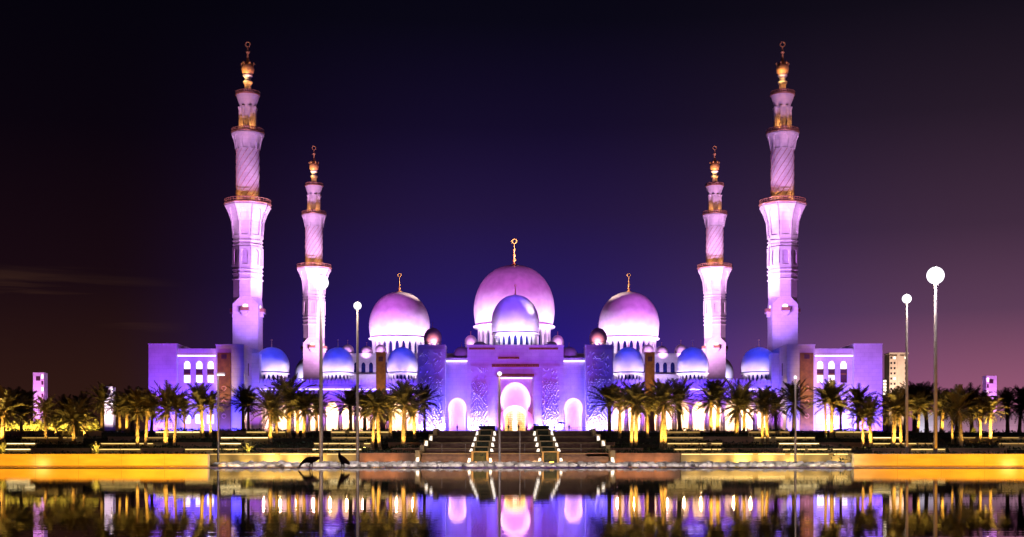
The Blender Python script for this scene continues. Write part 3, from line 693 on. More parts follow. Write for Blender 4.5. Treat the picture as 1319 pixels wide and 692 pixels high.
for s in (-1, 1):
    add_dome(hall, (s*148.3*s5, 24), 39.2*s5, hz(462), hz(435.5), hz(375.5), hz(351), 26)
    for off, r, y0, y1, y2 in ((214.5, 8.2, 459, 444, 438), (190, 8.0, 459, 446, 441), (172, 7.5, 456, 444, 440), (56, 8, 447, 432, 427)):
        add_dome(hall, (s*off*518/F, 3), r*518/F, Z(y0+1,518)-GZ, Z(y0-2,518)-GZ, Z(y1,518)-GZ, Z(y2,518)-GZ, 12, None, True, True, .85)
        spot('small_dome_light', (AX+s*off*518/F, 512, Z(y0,518)), (AX+s*off*518/F, 518, Z((y0+y1)/2,518)), PINK, 1500, 90, .9)
def ring_lights(cx, cy, r0, z, zt, rt, col, p, n=5, ang=80):
    for k in range(n):
        a = -PI/2+(k-(n-1)/2)*(2.4/(n-1))
        spot('dome_ring_light', (AX+cx+r0*math.cos(a), cy+r0*math.sin(a), z), (AX+cx+rt*math.cos(a), cy+rt*math.sin(a), zt), col, p, ang, .9, .3)
ring_lights(0, 539, 52*s5+8, Z(442,537), Z(396,537), 14, (.80,.48,1), 14500, 7)
ring_lights(0, 539, 52*s5+8, Z(450,537), Z(432,537), 14, (.8,.7,1), 2600, 7)
for x_, z_, y0_ in ((0, 322, 545), (-148.3*537/F, 366, 545), (148.3*537/F, 366, 545)):
    spot('finial_fill', (AX+(69 if x_ <= 0 else -69), 480, 66), (AX+x_, 539, Z(z_,539)), (1,.66,.62), 1300000, 7, .5, .3)  # spots added in open air to brighten the dark finials
spot('big_dome_projector', (AX+60, 470, 60), (AX, 539, 66), (.72,.13,.85), 170000, 34, .7, .6)
spot('big_dome_projector', (AX-60, 470, 60), (AX, 539, 66), (.72,.13,.85), 170000, 34, .7, .6)
for s in (-1, 1):
    cxs = s*148.3*s5
    ring_lights(cxs, 539, 39*s5+7, Z(452,537), Z(416,537), 10, (.80,.48,1), 11000, 6)
    ring_lights(cxs, 539, 39*s5+7, Z(460,537), Z(446,537), 10, (.8,.7,1), 2300, 6)
    spot('flank_dome_projector', (AX+cxs+s*20, 480, 62), (AX+cxs, 539, 55), (.68,.13,.9), 115000, 34, .7, .6)

# side wings round the court
for s, side in ((-1, 'left'), (1, 'right')):
    wg = thing('court_arcade_wing', 'receding white court arcade seen beside the rear %s minaret' % side, 'arcade', (AX+s*69, 365, GZ), 'court arcade wings')
    q = MB(); q.box(-5, 5, .2, 148, 0, Z(497,400)-GZ); q.obj('wall', M_MARBLE, wg)
    q = MB(); q.box(-5.2, 5.2, .1, 148.2, Z(497,400)-GZ, Z(496,400)-GZ); q.obj('cornice', M_MARBLE, wg)
    q = MB(); q.box(*sorted((s*5.01, s*17)), 124, 148, 0, Z(500,500)-GZ); q.obj('end_block', M_MARBLE, wg)
    for yy in (136,):
        add_dome(wg, (s*9.6, yy), 6.2, Z(500,500)-GZ, Z(489,500)-GZ, Z(459,500)-GZ, Z(450,500)-GZ, 18)
        spot('wing_dome_light', (AX+s*82, 365+yy-11, Z(499,500)+.4), (AX+s*79, 365+yy-4, Z(474,500)), (.6,.5,1), 5500, 110, .9)

# ------------------------------------------------------------------ far towers and pylons
def light_pylon(px0, px1, ytop, D, label, col, win_side):
    w2 = (px1-px0)*D/F; x = X((px0+px1)/2, D); zb = ground_z(D); t = thing('light_pylon', label, 'pylon', (x, D, zb), 'far lit pylons')
    h = Z(ytop, D)-zb
    q = MB(); q.box(-w2/2, w2/2, 0, w2, 0, h); q.obj('shaft', M_MARBLE, t)
    q = MB(); q.box(-w2*.22, w2*.16, -.06, -.004, h-w2*.75, h-w2*.35); q.obj('opening', M_DARKGL, t)
    for k in range(4):
        q = MB(); xx = win_side*w2*.36; q.box(xx-.14*w2*.6, xx+.14*w2*.6, -.06, -.004, h-1.6-k*1.7, h-.6-k*1.7); q.obj('slot', M_LITWIN if k % 2 == 0 else M_DARKGL, t)
    spot('pylon_floodlight', (x+win_side*3, D-9, zb+1), (x, D, zb+h*.75), col, 16000, 80, .8)
light_pylon(42.5, 56.5, 480, 352, 'magenta-lit pylon at the far left, standing above dark palms', (.95,.30,1), 1)
light_pylon(134.5, 145.5, 498, 352, 'pale pink pylon half hidden behind palm fronds, left of the left pavilion', (1,.72,.8), 1)
light_pylon(1270.5, 1284, 484, 352, 'magenta-lit pylon at the far right, above dark palms', (.85,.25,1), -1)
hr = thing('high_rise', 'beige floodlit high-rise block behind the thinner lamp post on the right', 'building', (X(1157.5, 900), 900, GZ))
w2 = 24*900/F; h = Z(457, 900)-GZ
q = MB(); q.box(-w2/2, w2/2, 0, 12, 0, h); q.box(-w2/2, w2*.3, -.6, -.01, 0, h-1); q.obj('wall', M_BEIGE, hr)
q = MB(); q.box(-w2*.1, w2*.05, -1.2, -.61, 0, h+.4); q.obj('stair_tower', M_BEIGE, hr)
for k in range(18):
    q = MB(); zz = h-3-k*3.6
    q.box(w2*.33, w2*.48, -.1, -.004, zz, zz+1.6); wv = q.obj('window', M_WINDK if k % 5 else M_LITWIN, hr)
    q = MB(); q.box(-w2*.46, -w2*.36, -.66, -.604, zz, zz+1.5); q.obj('pane', M_WINDK, wv)
    q = MB(); q.box(-w2*.28, -w2*.18, -.66, -.604, zz, zz+1.5); q.obj('pane', M_WINDK if k % 4 else M_LITWIN, wv)
    q = MB(); q.box(w2*.32, w2*.49, -.5, -.104, zz-.5, zz-.25); q.obj('balcony', M_BEIGE, wv)
q = MB(); q.box(-w2*.52, w2*.52, -1.3, 12.3, h+.41, h+1.4); q.obj('parapet', M_BEIGE, hr)
spot('high_rise_floodlight', (X(1157.5,900)-8, 858, 12), (X(1157.5,900), 900, 60), (1,.72,.56), 330000, 70, .9, .5)
mt = thing('mast', 'slim mast with small lamps just right of the right pavilion', 'mast', (X(1139,520), 520, GZ))
q = MB(); q.box(-.7,.7,-.7,.7,0,Z(488,520)-GZ); q.obj('shaft', M_BEIGE, mt)
for k in range(5): q = MB(); q.box(-.6,.6,-.85,-.704,Z(490+k*4,520)-GZ-.8,Z(490+k*4,520)-GZ); q.obj('lamp', M_LITWIN, mt)
bw = thing('boundary_wall', 'pink-lit low boundary wall behind the palms at the far right', 'wall', (X(1250,205), 205, ground_z(205)))
q = MB(); q.box(X(1176,205)-X(1250,205), X(1400,205)-X(1250,205), 0, .4, -.5, Z(532,205)-ground_z(205)); q.obj('wall', M_MARBLE, bw)
q = MB(); q.box(X(1176,205)-X(1250,205), X(1400,205)-X(1250,205), -.06, .46, Z(532,205)-ground_z(205), Z(531,205)-ground_z(205)); q.obj('coping', M_MARBLE, bw)
for px in (1188, 1215, 1250, 1285, 1312): spot('wall_light', (X(px,205), 202, ground_z(205)+.2), (X(px,205), 205, ground_z(205)+1.2), COOL if px < 1200 else (1,.5,.75), 260 if px < 1200 else 110, 140, .9)

# ------------------------------------------------------------------ pool walls, terrace walls, hedges
LM = [(20, 'at the far left end'), (62, 'below the magenta left pylon'), (110, 'beside the pale agave at the left'), (150, 'below the pale pink pylon'), (205, 'below the left pavilion\'s outer block'),
      (248, 'below the left pavilion\'s windows'), (290, 'below the left pavilion\'s bronze slab'), (330, 'by the yellow lit shrub left of the lamps'), (365, 'below the leftmost arcade dome'), (398, 'behind the feeding goose'), (440, 'behind the upright goose'),
      (480, 'below the left bronze pylon'), (518, 'left of the staircase below the dome'), (545, 'at the stair\'s left end'), (775, 'at the stair\'s right end'), (815, 'right of the staircase below the dome'), (840, 'below the right bronze pylon'),
      (886, 'below the dome by the right bronze pylon'), (918, 'below the white rear minaret on the right'), (950, 'between rear right minaret and last dome'), (985, 'below the rightmost arcade dome'), (1022, 'at the short lamp post on the right'),
      (1052, 'below the right pavilion\'s bronze slab'), (1085, 'below the right pavilion\'s windows'), (1118, 'below the right pavilion\'s outer block'), (1152, 'below the beige high-rise'), (1185, 'between the two right lamp posts'), (1215, 'at the brightest right lamp post'), (1258, 'left of the glowing palm at the right'), (1300, 'below the far right pylon')]
def near(px): return min(LM, key=lambda t: abs(t[0]-px))[1]
def pool_wall(x0, x1, label):
    t = thing('pool_wall', label, 'wall', ((x0+x1)/2, 72.5, 0), 'amber pool walls')
    h = Z(584.8, 72.5); a, b = x0-(x0+x1)/2, x1-(x0+x1)/2
    q = MB(); q.box(a, b, 0, .5, .013, h-.06); q.obj('wall', M_TRAV, t)
    q = MB(); q.bevbox(a-.03, b+.03, -.05, .55, h-.06+.001, h, .015); q.obj('coping', M_TRAV, t)
    n = int((x1-x0)/2.4)
    q = MB()
    for k in range(1, n): q.box(a+k*(b-a)/n-.006, a+k*(b-a)/n+.006, -.004, .003, .02, h-.062)
    q.obj('joint', M_WALLST, t)
    q = MB(); q.box(a, b, -.012, -.002, .013, .075); q.obj('waterline_stain', M_STEP, t)
pool_wall(-46, X(267.5,72.5), 'long amber-lit travertine pool wall at the left, above the water')
pool_wall(X(1100,72.5), 46, 'long amber-lit travertine pool wall at the right, above the water')
for k in range(8):
    spot('pool_wall_light', (-44+k*3.7, 68.6, .16), (-44+k*3.7, 72.5, .45), AMBER, 520+190*((k*5) % 4), 118, .9, .1)
    spot('pool_wall_light', (20.3+k*3.7, 68.6, .16), (20.3+k*3.7, 72.5, .45), AMBER, 520+190*((k*5) % 4), 118, .9, .1)
for px in (53, 1300): spot('pool_hot_light', (X(px,72.5), 71.9, .06), (X(px,72.5), 72.5, .10), (1,.75,.3), 16, 130, .9, .05)
# raised beds behind the pool walls
def leaves(mb, x0, x1, y0, y1, z0, z1, n, size, rnd, wob=.12):
    L_ = x1-x0
    for _ in range(n):
        x = rnd.uniform(x0, x1); y = rnd.uniform(y0, y1)
        t = 1+wob*math.sin(x*3.1+y*2)+wob*math.sin(x*7.7+1); z = z0+(z1-z0)*min(1.25, rnd.random()**.55*t)
        a = rnd.uniform(0, 2*PI); e = rnd.uniform(-.5, 1.2); s_ = size*rnd.uniform(.6, 1.4)
        d = Vector((math.cos(a)*math.cos(e), math.sin(a)*math.cos(e), math.sin(e)))*s_
        w_ = Vector((-math.sin(a), math.cos(a), rnd.uniform(-.5,.5)))*s_*.32; p = Vector((x, y, z))
        mb.quad(p, p+d*.5+w_, p+d, p+d*.5-w_)
SEG = []   # row, x0, x1, lit
R0 = [(270,462,1),(463,538,0),(755,876,0),(877,1099,1)]
R1 = [(2,40,1),(40.5,116,0),(118,182,1),(182.5,236,0),(238,312,1),(330,400,0),(402,466,1),(505,544,0),(786,828,0),(868,934,1),(935,1007,0),(1008,1097,1),(1124,1172,0),(1173,1218,1),(1224,1297,0)]
R2 = [(8,46,1),(130,208,1),(228,272,0),(283,311,1),(404,478,1),(500,551,0),(772,792,0),(859,931,1),(1003,1056,1),(1058,1123,0),(1124,1181,1),(1182,1202,1),(1286,1330,1)]
R3 = [(28,106,1),(139,186,0),(187,212,1),(284,347,1),(427,480,1),(858,906,1),(907,970,0),(971,1050,1),(1124,1162,1),(1233,1330,1)]
R4 = [(8,130,0),(200,258,1),(280,316,0),(317,368,1),(426,502,1),(858,902,1),(964,1017,1),(1076,1120,1)]
RN = ['lowest', 'second', 'third', 'fourth', 'top']
used = set()
def uniq(lab, alts):
    if lab not in used: used.add(lab); return lab
    for a in alts:
        l2 = lab+a
        if l2 not in used: used.add(l2); return l2
    print('DUPLABEL', lab); return lab
for row, segs in enumerate((R0, R1, R2, R3, R4)):
    D = ROWS[row][0]; zt = RZ[row]; zb = .03 if row == 0 else RZ[row-1]-.10
    for (p0, p1, lit) in segs:
        x0, x1 = X(p0, D), X(p1, D); cx = (x0+x1)/2; pm = (p0+p1)/2
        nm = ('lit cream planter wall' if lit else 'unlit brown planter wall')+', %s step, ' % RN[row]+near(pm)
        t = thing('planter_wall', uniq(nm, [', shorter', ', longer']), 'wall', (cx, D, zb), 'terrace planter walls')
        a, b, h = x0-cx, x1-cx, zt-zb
        q = MB(); q.box(a, b, 0, .32, 0, h-.06); q.obj('wall', M_CREAMST if lit else M_WALLST, t)  # LED brightness put into the colour: paler stone on lit walls, darker on unlit
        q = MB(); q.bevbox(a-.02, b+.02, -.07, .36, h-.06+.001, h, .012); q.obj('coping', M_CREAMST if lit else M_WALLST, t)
        if lit:
            q = MB()
            x = a+.05; rn = random.Random(p0)
            while x < b-.3:
                l_ = rn.uniform(.8, 2.2); q.box(x, min(x+l_, b-.05), -.055, -.004, h-.062-.04, h-.064); x += l_+rn.choice([.06,.06,.35])
            q.obj('light_strip', M_LEDS[(0,1,2,0,1)[(p0*7+row*3) % 5]], t)
            if row == 0:
                for k in range(int((b-a)/1.5)):
                    spot('wall_washer', (cx+a+.8+k*1.5, D-.55, zb+.06), (cx+a+.8+k*1.5, D, zb+.5), (1,.72,.22), (16,120,55,30,90)[(k*3) % 5], 130, .9, .05)
        if row == 0 and not lit:
            for k in range(int((b-a)/1.3)): spot('wall_washer', (cx+a+.7+k*1.3, D-.7, zb+.06), (cx+a+.7+k*1.3, D, zb+.5), (1,.42,.12), 26, 130, .9, .05)
        hm = MB(); rn = random.Random(p0*3+row); yy0, yy1 = .36, 1.0
        hh = .16
        leaves(hm, a, b, yy0, yy1, h-.10, h+hh*.8, int((b-a)*130), .13, rn, .2)
        hg = hm.obj('hedge', M_HEDGE, None, None, (cx, D, zb))
        tag(hg, uniq('low hedge, %s step, ' % RN[row]+('lit' if lit else 'brown')+' wall '+near(pm), [', shorter', ', longer']), 'hedge', 'hedges on the terraces')
# ground cover between
gcv = MB(); rn = random.Random(5)
for k in range(5):
    D = ROWS[k][0]; nx = ROWS[k+1][0] if k < 4 else 104
    for s in (-1, 1):
        a, b = (6.6, 62) ; a, b = sorted((s*a, s*b)); leaves(gcv, a, b, D+1.0, nx-.25, RZ[k]-.14, RZ[k]+.0, 2600, .16, rn, .3)
for s in (-1, 1):
    a, b = sorted((s*19.6, s*50)); leaves(gcv, a, b, 73.3, 79.6, .03, .62, 2600, .16, rn, .3)
gcv.obj('ground_cover', M_HEDGE); struct(bpy.data.objects['ground_cover'], 'stuff')
# pale gravel bank at the water's edge
rk = MB(); rn = random.Random(9)
for k in range(900):
    x = rn.uniform(X(268,74), X(1099,74)); y = rn.uniform(73.4, 78.2); s_ = rn.uniform(.08,.22)*(1.2 if rn.random() < .2 else 1)
    i = len(rk.v); z0 = .012+(y-73.4)*.02
    n1 = 7
    for zz, rr in ((-.2, .8), (.25, 1.0), (.62, .85), (.9, .4)):
        for j in range(n1):
            a = 2*PI*j/n1; q = rr*s_*rn.uniform(.8, 1.2); rk.v.append((x+q*math.cos(a)*1.25, y+q*math.sin(a), z0+s_*zz*rn.uniform(.85,1.15)))
    for lv in range(3):
        for j in range(n1): rk.f.append((i+lv*n1+j, i+lv*n1+(j+1) % n1, i+(lv+1)*n1+(j+1) % n1, i+(lv+1)*n1+j))
    rk.f.append(tuple(i+3*n1+j for j in range(n1)))
struct(rk.obj('gravel', M_ROCK, None, 50), 'stuff')
for k in range(11):
    px = 300+k*78; spot('gravel_light', (X(px,70), 71.2, .35), (X(px,76), 76, .05), (1,.85,.80) if 300 < px < 1000 else (1,.9,.7), 230, 140, .9, .08)

# ------------------------------------------------------------------ staircases
def stair_prof():
    pts = [(77.9, .03)]; z = .03; y = 77.9
    tops = [RZ[0]-.42]+[r-.06 for r in RZ]
    pts = []; zc = .03
    for k in range(5):
        zt = RZ[k]-.02; D = ROWS[k][0]; n = 3 if k else 4
        for i in range(n):
            yy = D-1.2+i*.4; zn = zc+(zt-zc)*(i+1)/n
            pts.append((yy, zc+(zt-zc)*i/n)); pts.append((yy, zn))
        zc = zt
    pts.append((103, zc)); pts.append((103, .02)); pts.append((78.8, .02))
    return pts
SP = stair_prof()
SX = 0.19
for x0, x1, lab in ((-5.75, -2.72, 'dark granite staircase flight on the left, with three thin posts'), (-1.58, 1.58, 'dark granite staircase flight in the middle, leading to the portal'), (2.72, 5.75, 'dark granite staircase flight on the right, under the parasol')):
    q = MB(); q.prism([(y-90, z) for y, z in SP], x0, x1); o = q.obj('staircase', M_STEP, None, None, (SX, 90, 0)); tag(o, lab, 'staircase', 'staircase flights')
    for k in range(5):
        q = MB(); yy = ROWS[k][0]-1.2+.4*(3 if k == 0 else 2); q.box(x0+.02, x1-.02, yy-90-.025, yy-90+.10, RZ[k]-.055, RZ[k]-.014); q.obj('nosing', M_CREAMST, o)
    for xx in (x0+.25, x1-.25): spot('stair_fill', (SX+xx, 77.9, .5), (SX+(x0+x1)/2, 80.2, .3), (1,.52,.16), 34, 130, .9, .05)  # warm spots added to turn the granite steps reddish brown
for cx, lab in ((-2.15, 'stepped planter column with glowing lit sides, left of the middle stairs'), (2.15, 'stepped planter column with glowing lit sides, right of the middle stairs')):
    t = thing('stepped_planter', lab, 'planter', (SX+cx, 80, 0), 'stepped planters in the stairs')
    for k in range(5):
        D = ROWS[k][0]-80-1.15; zt = RZ[k]+.10; zb = .03 if k == 0 else RZ[k-1]
        q = MB(); q.box(-.52, .52, D, D+.12, zb-.02, zb+.10); q.box(-.52, -.40, D, D+.12, zb+.10, zt-.07); q.box(.40, .52, D, D+.12, zb+.10, zt-.07); q.bevbox(-.55, .55, D-.03, D+.15, zt-.07, zt, .012); q.box(-.52, .52, D+.13, D+4.4, zb-.02, zt-.1); tr = q.obj('trough', M_CREAMST, t)
        hm = MB(); leaves(hm, -.40, .40, D+.02, D+.115, zb+.1, zt-.12, 60, .07, random.Random(k)); hm.box(-.40,.40,D+.10,D+.128,zb+.1,zt-.07); hm.obj('hedge', M_HEDGE, tr)
        for s in (-1, 1):
            q = MB(); q.plate([(s*.57, zb+.05), (s*.80, zb+.05), (s*.70, min(zt-.14, zb+.46)), (s*.57, min(zt-.14, zb+.46))], D+.02, D+.10); q.obj('cheek_glow', M_CHEEKGLOW, tr)  # lit side of the cheek wall, its light built as a glowing plate
    q = MB(); q.box(-.62,.62,23.0,24.2,RZ[4]-.1,Z(548.5,103)); leaves(q, -.62,.62,22.9,24.2,RZ[4],Z(548.5,103)+.05,260,.12,random.Random(4)); q.obj('top_hedge', M_HEDGE, t)
    spot('planter_light', (SX+cx, 77.6, .25), (SX+cx, 79, .4), AMBER, 60, 110, .9, .05)
for s, lab in ((-1, 'sloping stair cheek wall with lit ends, left of the stairs'), (1, 'sloping stair cheek wall with lit ends, right of the stairs')):
    t = thing('cheek_wall', lab, 'wall', (SX+s*5.95, 80, 0), 'stair cheek walls')
    for k in range(5):
        D = ROWS[k][0]-80-1.3; zt = RZ[k]+.16; zb = .03 if k == 0 else RZ[k-1]
        q = MB(); q.bevbox(-.14, .14, D, D+(ROWS[k+1][0]-ROWS[k][0] if k < 4 else 4.0)-.02, zb-.05, zt, .02); b_ = q.obj('step_block', M_CREAMST, t)
        if k in (0, 2, 3):
            q = MB(); q.plate([(-.13+s*.02, zb+.04), (.12+s*.02, zb+.04), (.07-s*.04, min(zt-.06, zb+.5)), (-.08-s*.04, min(zt-.06, zb+.5))], D-.06, D-.004); q.obj('end_glow', M_CHEEKGLOW, b_)  # lit end face of the cheek wall, its light put into emission
# posts on the stairs
for i, (px, y0, y1, D) in enumerate(((543.7,577,586,82.6),(569.5,577,586,82.6),(600,577.5,586,82.6),(748,578,586.5,82.6),(776,578,586.5,82.6),(675.8,578,586.5,82.6))):
    zb = RZ[0]-.02; h = .55
    t = thing('stair_post', ['thin steel post at the staircase\'s left edge', 'thin steel post mid-way on the left flight', 'thin steel post on the left flight by the stepped planter', 'thin steel post mid-way on the right flight', 'thin steel post near the right flight\'s outer edge', 'thin short steel post on the middle flight'][i], 'post', (X(px,D), 82.2, zb), 'steel posts on the stairs')
    q = MB(); q.tube([(0,0,0), (0,0,h)], .022, 8); q.obj('shaft', M_POLE, t); q = MB(); q.lathe([(.001,h),(.035,h+.005),(.035,h+.03),(.001,h+.045)], 10); q.obj('cap', M_POLE, t)
t = thing('steel_pole', 'tall thin steel pole in the middle of the central stairs', 'pole', (X(669.6,79), 78.2, .03))
q = MB(); q.tube([(0,0,0), (0,0,Z(559,78.2))], .035, 8); q.obj('shaft', M_POLE, t); q = MB(); q.lathe([(.09,0),(.09,.03),(.04,.06)], 12); q.obj('base_plate', M_POLE, t); q = MB(); q.lathe([(.03,Z(559,78.2)),(.06,Z(559,78.2)+.03),(.001,Z(559,78.2)+.09)], 10); q.obj('cap', M_POLE, t)

# ------------------------------------------------------------------ lamp posts
def lamp_post(px, yt, yb, D, wpx, nlamp, r, label, power, col=COOL):
    zb = max(.03, ground_z(D) if D > 80 else .03); x = X(px, D); t = thing('lamp_post', label, 'lamp post', (x, D, zb), 'lamp posts along the pool')
    h = Z(yt, D)-zb; w_ = wpx*D/F/2
    q = MB(); q.tube([(0,0,0), (0,0,h*.5), (0,0,h-r*.95 if nlamp > 1 else h-.1)], [w_*1.15, w_, w_*.75], 12); q.obj('pole', M_POLE, t, 40)
    q = MB(); q.lathe([(w_*2.4,0),(w_*2.4,.05),(w_*1.3,.12)], 12); q.obj('base_plate', M_POLE, t)
    if nlamp > 1:
        q = MB(); q.lathe([(w_*.8,h-r*1.25),(r*.30,h-r*1.12),(r*.34,h-r*.93),(.03,h-r*.9)], 12); hd = q.obj('lamp_head', M_POLE, t, 40)
        q = MB(); q.lathe([(r*math.cos(-PI/2+PI*j/12)+.001, h+r*math.sin(-PI/2+PI*j/12)) for j in range(13)], 24); q.obj('lamp_globe', M_LAMP, hd, 60)
        q = MB(); q.lathe([(r*.32,h+r*.955),(r*.30,h+r*1.02),(r*.1,h+r*1.1),(.001,h+r*1.16)], 16); q.obj('lamp_cap', M_POLE, hd, 40)
    elif nlamp == 1:
        q = MB(); q.lathe([(.001,h-.12),(r*.7,h-.10),(r,h),(r*.7,h+r*.7),(.001,h+r)], 14); q.obj('lamp_globe', M_LAMP, t, 60)
    else:
        q = MB(); q.bevbox(-.1, .42, -.1, .1, h-.1, h+.04, .02); hd = q.obj('lamp_head', M_POLE, t); q = MB(); q.box(-.04,.38,-.08,.08,h-.13,h-.103); q.obj('lens', mat('dim_lens', (.9,.9,.9), .4, 0, .02, 1, emit=(.9,.8,1), es=2.5), hd)
    if power: point('street_lamp_light', (x, D-.9, zb+h-.1), col, power*.45, .35)
lamp_post(413.5, 364, 597, 78.9, 4.6, 6, .46, 'lamp post with a dazzling white head in front of the rear left minaret', 2600)
lamp_post(460.5, 394, 597, 78.9, 3.6, 4, .24, 'slender lamp post with a small bright head, behind the upright goose', 700, (1,.8,.6))
lamp_post(643.5, 481.5, 600, 77.2, 3.2, 1, .14, 'low lamp post with a small bright globe in front of the portal', 160, (1,.75,.55))
lamp_post(281, 481, 597, 78.6, 2.8, 0, .2, 'short lamp post with a square side head in front of the left pavilion', 60)
lamp_post(1024.5, 486, 597, 78.6, 2.8, 1, .10, 'short lamp post with a dim top in front of the right pavilion', 60)
lamp_post(1168, 385, 583, 75.5, 3.6, 4, .27, 'brown lamp post with a small bright head in front of the beige high-rise', 900, (1,.85,.75))
lamp_post(1205, 355, 585, 74.8, 4.6, 6, .50, 'tallest lamp post with a dazzling white head at the right', 3000)

# ------------------------------------------------------------------ palms
def frond_mesh(mb, rnd, az, el, Lr, droop, wid=.30, nl=15, base_z=0.):
    pts = []; p = Vector((0,0,base_z)); n = 9; e = el
    for i in range(n+1):
        pts.append(p.copy()); d = Vector((math.cos(az)*math.cos(e), math.sin(az)*math.cos(e), math.sin(e))); p = p+d*(Lr/n); e -= droop/n*(.5+i/n)
    side = Vector((-math.sin(az), math.cos(az), 0))
    mb.tube(pts[::3], [.022,.016,.010,.005][:len(pts[::3])], 4)
    for i in range(nl):
        t = .12+.88*(i+.5)/nl; f = t*n; k = min(int(f), n-1); q = pts[k].lerp(pts[k+1], f-k); d = (pts[k+1]-pts[k]).normalized(); up = side.cross(d)*-1
        ln = wid*(math.sin(PI*min(1, .18+t*.78))**.7)*rnd.uniform(.85,1.15)*Lr/1.7
        for s in (-1, 1):
            dr = (d*.75+side*s*.8+up*rnd.uniform(.05,.4)).normalized()*ln; tipp = q+dr+Vector((0,0,-.12*ln))
            w_ = d*.034*Lr/1.7*1.7; mb.quad(q-w_, q+w_, tipp+w_*.15, tipp-w_*.15)
def crown_mesh(seed, n=40, L0=1.9):
    rnd = random.Random(seed); mb = MB()
    for i in range(n):
        t = (i+.5)/n; az = i*2.39996+rnd.uniform(-.2,.2); el = 1.45-1.72*t**1.15+rnd.uniform(-.12,.12)
        frond_mesh(mb, rnd, az, el, L0*rnd.uniform(.82,1.12)*(.85+.25*math.sin(PI*t)), rnd.uniform(.45,1.05), .40, 14)
    if seed > 2:
        for i in range(9+seed*2): frond_mesh(mb, rnd, rnd.uniform(0, 6.28), rnd.uniform(-1.0, -.55), L0*rnd.uniform(.5,.75), rnd.uniform(.3,.7), .25, 9, -.08)
    me = mb.obj('crown', M_FROND); d = me.data; bpy.data.objects.remove(me); return d
def trunk_mesh(seed):
    rnd = random.Random(seed); mb = MB(); pr = []; n = 26
    for i in range(n):
        z = i/n; r = .155-.03*z+.05*max(0, 1-z*9); pr += [(r*.90, z), (r*1.10, z+.7/n)]
    pr.append((.13, 1.0)); mb.lathe(pr, 10); o = mb.obj('trunk', M_BARK, None, 25); d = o.data; bpy.data.objects.remove(o); return d
def boots_mesh(seed):
    rnd = random.Random(seed); mb = MB()
    for i in range(34):
        az = i*2.4; z = -.55*(i/34); d = Vector((math.cos(az), math.sin(az), 0)); p = d*.10+Vector((0,0,z)); q = d*(.24)+Vector((0,0,z+.22)); s_ = Vector((-d.y, d.x, 0))*.05
        mb.quad(p-s_, p+s_, q+s_*.5, q-s_*.5)
    o = mb.obj('leaf_bases', M_BARK); dd = o.data; bpy.data.objects.remove(o); return dd
CROWNS = [crown_mesh(s) for s in (1,2,3,4,5)]; TRUNKS = [trunk_mesh(s) for s in (1,2,3)]; BOOTS = boots_mesh(3)
prnd = random.Random(21)
def palm(px, yt, yb, lab, lit=1.0, cw=46, D=None, grp='date palms on the terraces'):
    if D is None: D = 86.2 if yb >= 576 else 90.6 if yb >= 569 else 95.5 if yb >= 562 else 103 if yb >= 556 else 116
    zb = ground_z(D)-.05; ztop = Z(yt, D); cr = cw/2*D/F
    sc = cr/1.55; th = max(.5, ztop-zb-1.35*sc)
    t = thing('palm_tree', lab, 'palm', (X(px, D), D, zb), grp)
    rz = prnd.uniform(0, 6.28); v = prnd.randrange(5); sc *= prnd.uniform(.88, 1.16); th *= prnd.uniform(.95, 1.05)
    t.rotation_euler = (prnd.uniform(-.05,.05), prnd.uniform(-.06,.06), 0)
    lean = (prnd.uniform(-.09,.09), prnd.uniform(-.09,.09)); lit = lit*prnd.uniform(.6,1.25)
    for nm, me, loc, scl in (('trunk', TRUNKS[v % 3], (0,0,0), (sc*1.02, sc*1.02, th)), ('crown', CROWNS[v], (0,0,th), (sc, sc, sc*prnd.uniform(.92,1.1))), ('leaf_bases', BOOTS, (0,0,th+.05), (sc*1.1,)*3)):
        o = bpy.data.objects.new(nm, me); COL.objects.link(o); o.parent = t; o.location = loc; o.scale = scl; o.rotation_euler.z = rz
        if nm == 'crown': o.rotation_euler.x, o.rotation_euler.y = lean[0]*2, lean[1]*2
    if lit:
        x = X(px, D); a = prnd.uniform(-.5,.5)
        spot('palm_uplight', (x+a, D-.95, zb+.12), (x+a*.2, D-.1, zb+th), PALM, 330*lit*(D/86)**1.2, 100, .7, .05)
